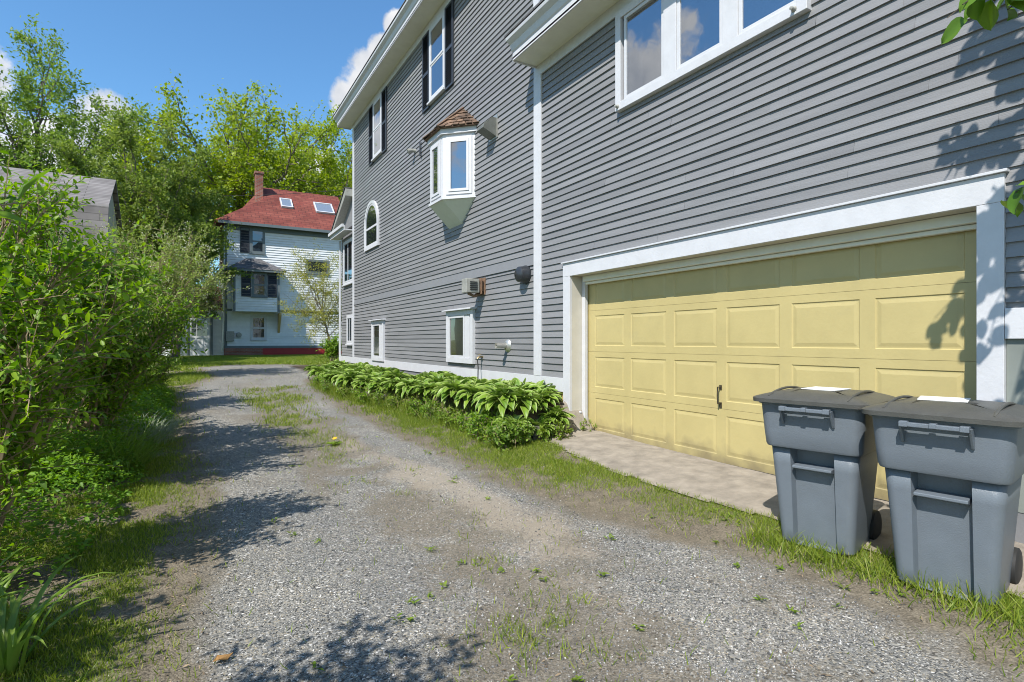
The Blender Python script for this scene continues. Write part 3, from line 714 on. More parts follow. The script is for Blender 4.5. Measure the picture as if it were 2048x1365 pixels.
# arched window
def arch_window(u0, u1, z0, zs):
    HW = lambda u, w_, z: (WX - (w_ + .024 if w_ > 0 else w_), u, z)
    cu, r = (u0 + u1) / 2, (u1 - u0) / 2; n = 24
    def outline(rr, zb): return [(cu - rr, zb)] + [(cu - rr * math.cos(math.pi * i / n), zs + rr * math.sin(math.pi * i / n)) for i in range(n + 1)] + [(cu + rr, zb)]
    def ring(mb, ro, ri, zbo, zbi, w0, w1):
        a, b_ = outline(ro, zbo), outline(ri, zbi); k = len(a)
        vs = [HW(u, w_, z) for w_ in (w0, w1) for P in (a, b_) for (u, z) in P]
        fs = []
        for i in range(k):
            j = (i + 1) % k
            fs += [(2 * k + i, 2 * k + j, 3 * k + j, 3 * k + i), (i, j, 2 * k + j, 2 * k + i), (k + i, k + j, 3 * k + j, 3 * k + i)]
        mb.add(vs, fs)
    f = MB(); ring(f, r, r - .09, z0, z0 + .09, -.005, .045); fo = f.build("window", M['white'], house); tag(fo, "arched window with white frame and middle rail")
    s = MB(); ring(s, r - .091, r - .15, z0 + .091, z0 + .15, .0, .032); s.box(u0 + .15, u1 - .15, .0, .03, zs - .10, zs - .04, HW); s.build("sash", M['white'], fo)
    o = outline(r - .14, z0 + .14); MB().slab([HW(u, .018, z) for u, z in o], (.01, 0, 0)).build("pane", M['glass'], fo)
arch_window(16.1, 17.6, 4.2, 4.92)

# three-light wing window
HW0 = HW; HW = lambda u, w_, z: (WX - (w_ + .022 if w_ > 0 else w_), u, z)
f = MB(); wu0, wu1, wz0, wz1 = 2.914, 5.48, 4.31, 5.578
rect_ring(f, HW, wu0, wu1, wz0, wz1, .10, -.005, .06)
mull = [s for s in (4.83, 4.00)]
yw = lambda px: WX * (-.58 * (px - 1024) + 1100) / (px - 386)
for pa, pb in ((1336, 1361.5), (1454, 1484.6)): f.box(yw(pb), yw(pa), -.005, .055, wz0 + .1, wz1 - .1, HW)
fo = f.build("window", M['white'], house, bevel=.004); tag(fo, "wide white three light casement window over the garage")
MB().box(wu0 + .1, wu1 - .1, -.004, .003, wz0 + .1, wz1 - .1, HW).build("room_shade_panel", M['dark'], fo)  # thin dark sheet close behind the panes, the unlit room's shade painted in
for pa, pb in ((1255, 1336), (1361.5, 1454), (1484.6, 1606)):
    a, b_ = yw(pb) + .003, yw(pa) - .003; s = MB(); rect_ring(s, HW, a, b_, wz0 + .103, wz1 - .103, .042, .004, .042); so = s.build("sash", M['white'], fo, bevel=.003)
    MB().box(a + .04, b_ - .04, .026, .030, wz0 + .14, wz1 - .14, HW).build("pane", M['glassclear'], so)
    cu = MB(); n = 40; u0c, u1c = (b_ - .30, b_ - .05) if pa == 1255 else (a + .05, a + .10 + (.55 if pa > 1400 else .02))
    vs = [HW(u0c + (u1c - u0c) * i / n, .010 + .006 * math.sin(i * .9), z) for z in (wz0 + .15, wz1 - .15) for i in range(n + 1)]
    if pa != 1361.5:
        cu.add(vs, [(i, i + 1, n + 2 + i, n + 1 + i) for i in range(n)]); cu.build("curtain", M['curtain'], so, 180)
hk = MB(); hk.lathe([(.0, .05), (.018, .045), (.018, .015), (.028, .0)], HW(wu0 + .12, .06, wz0 + .05), (-1, 0, 0), 10); hk.build("latch", M['ventgrey'], fo, 60); hk = MB(); hk.lathe([(.0, .05), (.018, .045), (.018, .015), (.028, .0)], HW(wu1 - .05, .06, wz0 + .05), (-1, 0, 0), 10); hk.build("latch", M['ventgrey'], fo, 60)

# basement and extension windows
HW = lambda u, w_, z: (WX - (w_ + .022 if w_ > 0 else w_), u, z)
def cap(fo, u0, u1, z):
    m = MB(); m.slab([HW(u0 - .06, 0, z + .001), HW(u0 - .06, .13, z + .001), HW(u0 - .06, .13, z + .02), HW(u0 - .06, 0, z + .05)], (0, u1 - u0 + .12, 0)); m.build("drip_cap", M['white'], fo)
for (u0, u1, z0, z1) in ((9.69, 10.99, .90, 1.98), (15.55, 16.75, .76, 1.96)):
    f = MB(); rect_ring(f, HW, u0, u1, z0, z1, .10, -.02, .055); fo = f.build("window", M['white'], house, bevel=.003); cap(fo, u0, u1, z1)
    um = u0 + (u1 - u0) * .36
    s = MB(); s.box(u0 + .102, u0 + .2, .0, .022, z0 + .102, z1 - .102, HW); s.box(u0 + .205, um - .06, .0, .032, z0 + .102, z1 - .102, HW); so = s.build("slider_stile", M['white'], fo, bevel=.003)
    s = MB(); rect_ring(s, HW, um - .055, u1 - .102, z0 + .102, z1 - .102, .05, .012, .042); s.build("sash", M['white'], fo, bevel=.003)
    MB().box(um - .01, u1 - .145, .014, .02, z0 + .145, z1 - .145, HW).build("pane", M['glassdim'], fo)
MX = lambda u, w_, z: (WX + .05 - w_, u, z)
fo = sash_window(19.3, 20.72, 3.4, 4.98, mp=MX, mid=False); MB().box(20.0, 20.08, .02, .04, 3.5, 4.88, MX).build("mullion", M['white'], fo)
fo = sash_window(19.35, 20.2, 1.24, 2.28, mp=MX, mid=False); MB().box(19.75, 19.81, .02, .04, 1.33, 2.19, MX).build("mullion", M['white'], fo)

HW = HW0
# bay window
def bay():
    d = .49; y0, y1 = 10.19, 10.86; zb, zt = 4.17, 5.46
    def at(s, outset=0):  # plan outline near wall foot -> front -> far wall foot
        o = outset
        return [(WX, y0 - d - o * .41 - o), (WX - d - o, y0 - o * .41), (WX - d - o, y1 + o * .41), (WX, y1 + d + o * .41 + o)]
    core = MB(); P = at(0); core.slab([(x, y, zb + .05) for x, y in P], (0, 0, zt - zb - .05)); co = core.build("bay_window", M['white'], house); tag(co, "small angled bay window with cedar roof and tapered underside")
    PO = at(0, .03); MB().slab([(x, y, zb) for x, y in PO], (0, 0, .05)).build("sill", M['white'], co)
    PO = at(0, .05); MB().slab([(x, y, zt + .001) for x, y in PO], (0, 0, .12)).build("bay_fascia", M['white'], co)
    # glazed faces
    for (a, b_) in ((P[1], P[0]), (P[2], P[1]), (P[3], P[2])):
        A = Vector((*a, 0)); B = Vector((*b_, 0)); t = (B - A); L = t.length; t.normalize(); nn = Vector((t.y, -t.x, 0))
        if nn.x > 0: nn = -nn
        mp = lambda u, w_, z, A=A, t=t, nn=nn: tuple(A + t * u + nn * w_ + Vector((0, 0, z)))
        s = MB(); rect_ring(s, mp, .075, L - .075, zb + .09, zt - .06, .055, .001, .02); s.build("casing", M['white'], co)
        s = MB(); rect_ring(s, mp, .132, L - .132, zb + .147, zt - .117, .05, .001, .034); so = s.build("sash", M['white'], co)
        MB().box(.17, L - .17, .001, .012, zb + .19, zt - .16, mp).build("pane", M['glass'], so)
    # tapered underside
    ub = MB(); Q = [(WX + .0, 10.30, 3.76), (WX, 10.97, 3.76)]; z = zb - .001
    p = [(x, y, z) for x, y in P]
    ub.add(p + Q, [(0, 1, 4), (1, 2, 5, 4), (2, 3, 5), (0, 1, 2, 3), (0, 4, 5, 3)]); ub.build("underside", M['underbay'], co)
    # cedar roof in courses
    E = [Vector((x, y, zt + .115)) for x, y in at(0, .13)]; ap = [Vector((WX + .02, y0 + .05, 6.12)), Vector((WX + .02, y1 - .05, 6.12))]
    un = MB(); un.add([tuple(q + Vector((.015, 0, -.012))) for q in E + ap], [(0, 1, 4), (1, 2, 5, 4), (2, 3, 5), (3, 2, 1, 0)]); un.build('roof_boards', M['cedar'], co)
    r = MB(); N = 6
    for (a, b_, c, e) in ((E[0], E[1], ap[0], ap[0]), (E[1], E[2], ap[1], ap[0]), (E[2], E[3], ap[1], ap[1])):
        for k in range(N):
            f0, f1 = k / N, min(1, (k + 1.25) / N)
            lo0, lo1, hi0, hi1 = a.lerp(e, f0), b_.lerp(c, f0), a.lerp(e, f1), b_.lerp(c, f1)
            nrm = (lo1 - lo0).cross(hi0 - lo0).normalized()
            if nrm.x > 0: nrm = -nrm
            nn = max(1, int((lo1 - lo0).length / .13)); 
            for j in range(nn):
                q0, q1 = j / nn + .01, (j + 1) / nn - .01; dz = random.uniform(-.012, .012)
                A0 = lo0.lerp(lo1, q0) + Vector((0, 0, dz)); A1 = lo0.lerp(lo1, q1) + Vector((0, 0, dz)); B0 = hi0.lerp(hi1, q0); B1 = hi0.lerp(hi1, q1)
                th = nrm * random.uniform(.014, .026)
                r.add([A0 + th, A1 + th, B1, B0, A0, A1], [(0, 1, 2, 3), (0, 4, 5, 1), (0, 3, 4), (1, 5, 2)])
    ro = r.build("bay_roof", M['cedar'], co)
    hc = MB(); hc.tube([E[1] + Vector((-.01, 0, .02)), ap[0] + Vector((-.03, 0, .01))], .025, 4); hc.build("hip_cap", M['cedar'], ro); hc = MB(); hc.tube([E[2] + Vector((-.01, 0, .02)), ap[1] + Vector((-.03, 0, .01))], .025, 4); hc.build("hip_cap", M['cedar'], ro)
bay()

# wall fittings
m = MB(); uy, uz = 8.92, 5.25     # hooded exhaust
m.slab([HW(uy - .13, .015, uz - .17), HW(uy - .13, .05, uz - .17), HW(uy - .13, .30, uz - .06), HW(uy - .13, .27, uz + .02), HW(uy - .13, .12, uz + .16), HW(uy - .13, .015, uz + .16)], (0, .26, 0)); mo = m.build("exhaust_hood", paint("dark_hood_metal", (.13, .135, .12), .5, .2, 12), house)
MB().box(uy - .17, uy + .17, .012, .03, uz - .20, uz + .22, HW).build("backplate", M['galv'], mo)
m = MB(); uy, uz = 12.95, 6.08    # small lamp bracket and pipe
m.tube([HW(uy + .1, .01, uz), HW(uy + .1, .12, uz), HW(uy + .12, .2, uz - .04)], [.05, .04, .07], 10); m.build("spot_lamp", M['ventgrey'], house, 60)
m = MB(); m.tube([HW(uy - .35, .02, uz + .06), HW(uy - .35, .06, uz + .06), HW(uy - .35, .06, uz - .26), HW(uy - .35, .02, uz - .26)], .018, 8); m.build("wall_conduit", M['shutter'], house, 60)
m = MB(); uy, uz = 9.37, 2.40     # heater vent box
m.box(uy - .10, uy + .12, .13, .40, uz - .14, uz + .12, HW); mo = m.build("heater_vent", M['ventgrey'], house, bevel=.008)
m = MB()
for i in range(5): m.box(uy - .115, uy - .101, .18, .33, uz - .09 + i * .035, uz - .075 + i * .035, HW)
m.build("louvre", M['dark'], mo)
m = MB(); m.box(uy - .13, uy + .15, .015, .03, uz - .17, uz + .15, HW); m.box(uy - .12, uy + .14, .085, .10, uz - .16, uz + .14, HW); m.box(uy - .08, uy + .1, .03, .13, uz - .1, uz + .09, HW); m.tube([HW(uy, .32, uz - .15), HW(uy, .2, uz - .2), HW(uy, .06, uz - .15)], .03, 8); m.build("vent_flange", M['rust'], mo)
m = MB(); m.lathe([(.0, .19), (.08, .185), (.125, .15), (.14, .06), (.155, .03), (.155, .0)], HW(7.78, .013, 2.45), (-1, 0, 0), 24); mo = m.build("round_vent", M['blackplastic'], house, 40)
m = MB(); m.lathe([(.0, .012), (.035, .01), (.04, 0)], HW(7.83, .19, 2.45), (-1, .25, 0), 14); m.build("vent_mouth", M['dark'], mo, 60)
m = MB(); m.lathe([(.05, .05), (.075, .045), (.105, .02), (.12, .0)], HW(8.40, .013, 1.27), (-1, 0, 0), 22); mo = m.build("flue_pipe", M['galv'], house, 40)
m = MB(); m.lathe([(.0, .2), (.036, .2), (.042, .24), (.048, .24), (.048, .05)], HW(8.40, .013, 1.27), (-1, 0, 0), 16); m.build("pipe_outlet", M['galv'], mo, 40)
m = MB(); m.tube([HW(9.36, .01, 1.05), HW(9.36, .10, 1.05), HW(9.36, .13, 1.01)], .018, 8); m.lathe([(.0, .012), (.04, .01), (.04, 0)], HW(9.36, .08, 1.09), (0, 0, 1), 10); mo = m.build("water_spigot", M['brass'], house, 50)
m = MB(); m.tube([HW(9.36, .13, 1.0), HW(9.33, .13, .85), HW(9.30, .15, .6)], .011, 8); m.build("spigot_hose", M['rubber'], mo, 60)

# ------------------------------------------------------------------ white house far down the drive
YW = 34.96
FW = lambda u, w_, z: (u, YW - w_, z)
def fp(px, py, y=YW):
    d = pdir(px, py); Z = y / d.y; return d.x * Z, CAMZ + d.z * Z
wh = thing("white_house", "white clapboard house with a red roof at the far end of the drive", "house", (5, YW, .5))
X0, X1 = 1.55, 9.3; ZE = 8.02
MB().box(X0 + .01, X1, YW + .005, YW + 7, .2, ZE + .1).build("wall_core", M['creamwall'], wh)
w = MB(); siding(w, FW, X0 + .12, X1, 3.18, ZE - .35, .14, butt=.034); siding(w, FW, X0 + .12, X1, 1.08, 3.05, .14, butt=.034); w.build("clapboard_wall", M['whitesiding'], wh)
w = MB(); SW = lambda u, w_, z: (X0 - w_, u, z); siding(w, SW, YW + .05, YW + 7, 1.08, ZE, .14, butt=.034); w.build("side_clapboard_wall", M['whitesiding'], wh)
MB().box(X0, X1, -.005, .05, ZE - .33, ZE, FW).build("frieze_board", M['slate'], wh)
MB().box(X0 - .02, X0 + .12, -.005, .035, .95, ZE - .33, FW).build("corner_board", M['slate'], wh)
MB().box(X0, X1, -.005, .06, 3.052, 3.16, FW).build("belt_board", M['slate'], wh)
MB().box(X0, X1, -.005, .05, .93, 1.075, FW).build("skirt_board", M['slate'], wh)
MB().box(3.5, X1, -.005, .03, .35, .93, FW).build("basement_panel", M['redpaint'], wh)
MB().box(X0 - .05, 3.498, -.005, .06, .2, .93, FW).build("brick_base", M['brick'], wh, uvaxes=((1, 1, 0), (0, 0, 1)))
# roof
ey, ry, rz = YW - .45, 38.5, 11.2; sl = (rz - ZE - .05) / (ry - ey)
zr = lambda y: ZE + .05 + (y - ey) * sl
ky = 37.1
r = MB(); r.slab([(1.05, ey, zr(ey)), (8.75, ey, zr(ey)), (8.55, ry, rz), (3.85, ry, rz), (3.72, ky, zr(ky))], (0, 0, -.1)); ro = r.build("roof", M['redroof'], wh, uvaxes=((1, 0, 0), (0, .77, .64)))
r = MB(); r.slab([(1.05, ey, zr(ey)), (3.72, ky, zr(ky)), (1.05, 41.5, zr(ey))], (0, 0, -.1)); r.slab([(3.85, ry, rz), (3.72, ky, zr(ky)), (1.05, 41.5, zr(ey)), (3.85, 41.5, zr(ky))], (0, 0, -.1)); r.slab([(3.85, ry, rz - .01), (8.55, ry, rz - .01), (8.75, 42.3, zr(ey)), (3.9, 42.3, zr(ey))], (0, 0, -.1))
r.slab([(1.02, ey + .02, zr(ey) - .02), (1.02, 41, zr(ey) - .02), (.75, 41, 6.0), (.75, ey + .35, 6.0)], (.1, 0, 0)); r.build("side_roof", M['redroof'], wh, uvaxes=((0, 1, 0), (.7, 0, .7)))
MB().box(1.2, 8.7, .40, .47, ZE - .10, ZE + .06, FW).box(X0, 8.7, .05, .40, ZE - .04, ZE - .01, FW).build("eave_board", M['slate'], wh)
cz = MB(); cz.box(3.35, 3.78, 37.4, 38.0, 9.6, 11.75); cz.box(3.3, 3.83, 37.35, 38.05, 11.752, 11.88); cz.build("chimney", M['brick'], wh, uvaxes=((1, 1, 0), (0, 0, 1)))
for (pa, pb, ya, yb) in ((561, 584, 401, 417), (630, 665, 410, 428)):
    pts = []
    for (px, py) in ((pa, yb), (pb, yb), (pb, ya), (pa, ya)):
        d = pdir(px, py); Z = (ZE + .05 - ey * sl - CAMZ) / (d.z - d.y * sl); pts.append(Vector((d.x * Z, d.y * Z, CAMZ + d.z * Z)))
    cxy = sum(pts, Vector()) / 4; hw = (pts[1].x - pts[0].x + pts[2].x - pts[3].x) / 4; hy = (pts[2].y - pts[0].y + pts[3].y - pts[1].y) / 4
    RP = lambda u, w_, v: (cxy.x + u, cxy.y + v - w_ * .62, zr(cxy.y + v) + w_ * .78)
    s = MB(); rect_ring(s, RP, -hw, hw, -hy, hy, .07, .01, .13); so = s.build("skylight", M['white'], ro); MB().box(-hw + .06, hw - .06, .08, .1, -hy + .06, hy - .06, RP).build("pane", M['skylight'], so)
# windows
def fwin(px0, px1, py0, py1, w_=.0, y=YW, trim='slate', glass='glassdark', mid=True, shut=(0, 0)):
    u0, z1 = fp(px0, py0, y); u1, z0 = fp(px1, py1, y)
    _, z1b = fp(px1, py0, y); z1 = (z1 + z1b) / 2
    mp = lambda u, ww, z: (u, y - ww, z)
    fo = sash_window(u0, u1, z0, z1, mp=mp, parent=wh, glass=glass, casing=.09, trim=trim, mid=mid, sill=True)
    for k, sd in enumerate(shut):
        if sd: shutter(*((u0 - .52, u0 - .02) if k == 0 else (u1 + .02, u1 + .52)), z0, z1, fo, mp)
    return fo
fwin(500, 530, 458, 509, shut=(1, 0)); fwin(611, 658, 520, 550, mid=False); fwin(501, 533, 632, 680, trim='white')
# box bay
YB = YW - .95; bx0, bz0 = fp(467, 623, YB); bx1, bz1 = fp(559, 538, YB); bz1 = fp(512, 541, YB)[1]
bb = MB(); bb.box(bx0 + .01, bx1 - .01, YB + .005, YW, bz0, bz1); bo = bb.build("box_bay", M['whitesiding'], wh)
BW = lambda u, w_, z: (u, YB - w_, z); w = MB(); siding(w, BW, bx0 + .1, bx1 - .12, bz0 + .02, bz1 - .28, .14, butt=.032); BS = lambda u, w_, z: (bx0 - w_, u, z); siding(w, BS, YB, YW, bz0 + .02, bz1 - .28, .14, butt=.032); w.build("bay_siding", M['whitesiding'], bo)
t_ = MB(); t_.box(bx0 - .02, bx1 + .02, -.005, .04, bz1 - .26, bz1, BW); t_.box(bx1 - .11, bx1 + .01, -.005, .03, bz0, bz1 - .262, BW); t_.box(bx0, bx0 + .1, -.005, .03, bz0, bz1 - .262, BW); t_.build("bay_trim", M['slate'], bo)
fwin(503, 534, 545, 595, y=YB, shut=(1, 1), glass='glassdark')
r = MB(); o_ = .35; ez_ = bz1 + .01; tz = ez_ + .75
E = [(bx0 - o_, YW, ez_), (bx0 - o_, YB - o_, ez_), (bx1 + o_, YB - o_, ez_), (bx1 + o_, YW, ez_)]; T = [(bx0 + .7, YW, tz), (bx1 - .9, YW, tz)]
r.add(E + T, [(0, 1, 4), (1, 2, 5, 4), (2, 3, 5), (0, 1, 2, 3), (0, 4, 5, 3)]); r.build("bay_roof", M['shingledark'], bo, uvaxes=((1, 0, 0), (0, .7, .7)))
MB().box(bx0 - o_ + .02, bx1 + o_ - .02, YB - o_ + .02, YB - o_ + .06, ez_ - .12, ez_ - .002).build("bay_eave", M['slate'], bo)
bxr, bzr = fp(555, 655); m = MB(); m.slab([(bxr, YW - .02, bzr - .35), (bxr, YW - .02, bz0 - .02), (bxr, YB + .15, bz0 - .02), (bxr, YB + .15, bz0 - .14)], (.12, 0, 0)); m.build("bracket", M['plywood'], wh)
# meters and drainpipe
mx_, mz_ = fp(462, 672); m = MB(); m.box(mx_ - .25, mx_ + .15, .03, .2, mz_ - .3, mz_ + .25, FW); m.lathe([(0, .2), (.13, .18), (.15, 0)], FW(mx_ + .4, .02, mz_ + .05), (0, -1, 0), 14); m.build("meter_box", M['ventgrey'], wh)
m = MB(); m.tube([FW(X0 - .05, .1, ZE - .2), FW(X0 - .05, .1, 3.0), FW(X0 - .12, .1, .8)], .05, 8); m.build("downspout", M['galv'], wh, 60)
# low garage wing on the left
YG = YW + .55; gw = lambda u, w_, z: (u, YG - w_, z)
gx0, _ = fp(325, 700, YG); gz = fp(435, 620, YG)[1]
MB().box(gx0 - 2, X0 - .03, YG + .005, YG + 6, .2, gz).build("garage_wall_core", M['creamwall'], wh)
w = MB(); siding(w, gw, gx0 - 2, X0 - .03, .55, gz, .14, butt=.032); w.build("garage_clapboard_wall", M['whitesiding'], wh)
MB().box(gx0 - 2, X0 - .02, .0, .25, gz + .001, gz + .10, gw).build("garage_roof_edge", M['redpaint'], wh)
r = MB(); r.slab([(gx0 - 2, YG - .25, gz + .11), (X0 - .02, YG - .25, gz + .11), (X0 - .02, YG + 6, gz + 1.8), (gx0 - 2, YG + 6, gz + 1.8)], (0, 0, .05)); r.build("garage_roof", M['redroof'], wh, uvaxes=((1, 0, 0), (0, .9, .3)))
for (pa, pb) in ((378, 419), (334, 375)):
    u0, z1 = fp(pa, 637, YG); u1, z0 = fp(pb, 718, YG); z0 = max(z0, .45)
    m = MB(); m.box(u0, u1, .02, .06, z0, z1, gw); do = m.build("carriage_door", M['whitesiding'], wh)
    m = MB(); rect_ring(m, gw, u0, u1, z0, z1, .12, .061, .085); zmid = z0 + (z1 - z0) * .52; m.box(u0 + .12, u1 - .12, .061, .085, zmid - .06, zmid + .06, gw)
    for i in (1, 2): um = u0 + (u1 - u0) * i / 3; m.box(um - .03, um + .03, .061, .08, z0 + .12, zmid - .06, gw)
    m.build("door_frame", M['whitesiding'], do)
    m = MB(); a, b_, c, d = u0 + .12, u1 - .12, zmid + .06, z1 - .12; m.box(a, b_, .061, .066, c, d, gw); po = m.build("pane", M['glassdark'], do)
    m = MB()
    for i in (1, 2): um = a + (b_ - a) * i / 3; m.box(um - .02, um + .02, .067, .08, c, d, gw)
    zm = (c + d) / 2
    for i in range(3): m.box(a + (b_ - a) * i / 3 + .021, a + (b_ - a) * (i + 1) / 3 - .021, .067, .078, zm - .02, zm + .02, gw)
    m.build("muntin", M['white'], do)
m = MB()
for pa in (422, 376): u = fp(pa, 690, YG)[0]; m.box(u - .03, u + .09, .018, .09, .4, gz - .05, gw)
m.build("door_post", M['slate'], wh)

# ------------------------------------------------------------------ grey gambrel barn on the left
barn = thing("gambrel_barn", "barn with weathered grey shingled gambrel roof behind the left shrubs", "barn", (-8, 24, .3))
bxr = -2.62; ry_, by_, ly_ = 25.0, 23.0, 22.3; rz_, bz_, lz_ = 7.25, 5.9, 2.6
r = MB(); r.slab([(-22, by_, bz_), (bxr + .15, by_, bz_), (bxr + .15, ry_, rz_), (-22, ry_, rz_)], (0, .03, .08)); r.slab([(-22, 2 * ry_ - by_, bz_), (bxr + .15, 2 * ry_ - by_, bz_), (bxr + .15, ry_ + .03, rz_ - .01), (-22, ry_ + .03, rz_ - .01)], (0, .03, .08))
r.build("upper_roof", M['shinglefine'], barn, uvaxes=((1, 0, 0), (0, .78, .62)))
r = MB(); r.slab([(-22, ly_, lz_), (bxr + .15, ly_, lz_), (bxr + .15, by_ - .06, bz_ - .02), (-22, by_ - .06, bz_ - .02)], (0, .08, 0)); r.build("lower_roof", M['shingle'], barn, uvaxes=((1, 0, 0), (0, .2, .98)))
m = MB(); m.slab([(bxr, by_ + .1, 0), (bxr, by_ + .1, bz_ - .05), (bxr, ry_, rz_ - .1), (bxr, 2 * ry_ - by_ - .1, bz_ - .05), (bxr, 2 * ry_ - by_ - .1, 0)], (-.2, 0, 0)); m.slab([(bxr, ly_ + .2, 0), (bxr, ly_ + .2, lz_), (bxr, by_ + .09, bz_ - .06), (bxr, by_ + .09, 0)], (-.2, 0, 0)); m.build("gable_wall", M['barnwall'], barn)
MB().box(-22, bxr - .21, ly_ + .2, ly_ + .3, 0, lz_).build("front_wall", M['barnwall'], barn)

# ------------------------------------------------------------------ wheeled bins
def rring(w_, df, db, r, z, rec=0.0, rw=.125, nc=6):
    """closed ring: front at -y (recess points in the front edge), back at +y; corners rounded"""
    pts = []
    fx = [-w_ / 2 + r, -rw - .012, -rw, -rw * .3, rw * .3, rw, rw + .012, w_ / 2 - r]
    off = [0, 0, rec, rec, rec, rec, 0, 0]
    for x, o in zip(fx, off): pts.append((x, -df + o, z))
    def arc(cx, cy, a0):
        for i in range(1, nc): a = a0 + math.pi / 2 * i / nc; pts.append((cx + r * math.cos(a), cy + r * math.sin(a), z))
    arc(w_ / 2 - r, -df + r, -math.pi / 2); pts.append((w_ / 2, -df + r, z)); pts.append((w_ / 2, db - r, z)); arc(w_ / 2 - r, db - r, 0)
    pts.append((w_ / 2 - r, db, z)); pts.append((-w_ / 2 + r, db, z)); arc(-w_ / 2 + r, db - r, math.pi / 2); pts.append((-w_ / 2, db - r, z)); pts.append((-w_ / 2, -df + r, z)); arc(-w_ / 2 + r, -df + r, math.pi)
    return pts


def make_bin():
    root = thing("wheeled_bin", "x", "bin", (0, 0, 0), "wheeled bins in front of the garage", world_built=False)
    L = lambda a, b_, t: a + (b_ - a) * t
    rings = []
    H = 1.0; zc = .70
    for z in (0.0, .015, .10, .30, .545, .56, zc):
        t = z / H; wd = L(.46, .60, t) - (.02 if z < .01 else 0); df = L(.215, .315, t) - (.01 if z < .01 else 0); db = L(.20, .30, t)
        rc = 0.0 if z <= 0 else (.055 if z < .55 else .10)
        rings.append(rring(wd, df, db, .055, z, rc if z >= .015 else 0.0))
    t = zc / H; wd, df, db = L(.46, .60, t), L(.215, .315, t), L(.20, .30, t)
    rings.append(rring(wd, df, db, .055, zc + .001, 0.0)); rings.append(rring(wd + .035, df + .032, db + .0, .065, zc - .014, 0.0)); rings.append(rring(wd + .05, df + .042, db, .07, zc + .004, 0.0))
    for z in (.80, .90, .985):
        t = z / H; rings.append(rring(L(.46, .60, t) + .052, L(.215, .315, t) + .044, L(.2, .3, t), .07, z))
    rings.append(rring(.68, .372, .32, .075, .987)); rings.append(rring(.68, .372, .32, .075, 1.012)); rings.append(rring(.60, .33, .28, .06, 1.012))
    b = MB(); b.loft(rings); body = b.build("body", M['bin'], root, 32, bevel=.004)
    # bar across the recess
    m = MB(); m.slab([(-.123, -.288, .548), (-.123, -.288, .566), (-.123, -.19, .572), (-.123, -.23, .53)], (.246, 0, 0)); m.build("grab_bar", M['bin'], root, bevel=.004)
    # front handle under the lid
    m = MB(); m.box(-.155, .155, -.435, -.402, .955, .978)
    for sx in (-1, 1): m.slab([(sx * .155 - .007, -.43, .972), (sx * .155 - .007, -.345, .972), (sx * .155 - .007, -.345, .855), (sx * .155 - .007, -.36, .86)], (.014, 0, 0))
    m.box(-.016, .016, -.445, -.400, .957, .984); m.box(-.155, -.115, -.441, -.400, .953, .984); m.box(.115, .155, -.441, -.400, .953, .984)
    m.build("handle", M['bin'], root, bevel=.003)
    # lid: rounded slab, domed, with ribs
    def lidring(k, z, ins): return rring(.715 - ins * 2, .40 - ins, .345 - ins, max(.03, .085 - ins * .6), z)
    l = MB(); rings = [lidring(0, 1.002, .0), lidring(0, 1.0, -.012), lidring(0, 1.026, -.014), lidring(0, 1.036, .004), lidring(0, 1.050, .05), lidring(0, 1.070, .12), lidring(0, 1.080, .22), lidring(0, 1.083, .30)]
    l.loft(rings)
    for sx in (-.245, .245, .0):
        for k in range(1):
            ps = [(sx, -.38 + .68 * i / 12, 1.027 + .050 * math.sin(math.pi * (i + .3) / 12.6) ** .7 + (.006 if sx else .004)) for i in range(13)]
            l.tube(ps, [.005] + [.009] * 11 + [.005], 8) if sx else None
    lid = l.build("lid", M['binlid'], root, 35)
    m = MB(); m.slab([(-.13, -.10, 1.082), (.10, -.14, 1.083), (.13, .12, 1.0835), (-.11, .14, 1.083)], (0, 0, .004)); m.build("label_sticker", M['sticker'], lid)
    for sx in (-1, 1):
        m = MB(); m.lathe([(.0, -.03), (.05, -.03), (.095, -.028), (.11, -.02), (.11, .02), (.095, .028), (.05, .03), (0, .03)], (sx * .235, .25, .11), (1, 0, 0), 22); m.build("wheel", M['rubber'], root, 40)
    m = MB(); m.tube([(-.24, .25, .11), (.24, .25, .11)], .012, 8); m.build("axle", M['galv'], root)
    m = MB(); m.tube([(-.24, .34, .95), (-.2, .42, .99), (.2, .42, .99), (.24, .34, .95)], .015, 8); m.build("rear_handle", M['bin'], root, 60)
    return root


def copy_tree(o, parent=None):
    c = o.copy(); C.objects.link(c)
    if parent is not None: c.parent = parent
    for ch in list(o.children): copy_tree(ch, c)
    return c


bin0 = make_bin()
bin1 = copy_tree(bin0)
for q_ in bin1.children_recursive:
    if q_.name.startswith('label_sticker'): q_.rotation_euler = (0, 0, R(14)); q_.location.x = -.04
def place(o, x, y, rot, dz=0): o.location = (x, y, float(gh(x, y)) + dz); o.rotation_euler = (0, 0, rot)
# the bins' front (local -y) faces -x, turned a little to the camera
place(bin0, 3.90, 2.27, R(-90 + 13)); bin0['label'] = "slate grey wheeled bin next to the garage door handle, farther of the two"
place(bin1, 3.87, 1.50, R(-90 + 10)); bin1['label'] = "slate grey wheeled bin beside the right garage door post, nearer of the two"

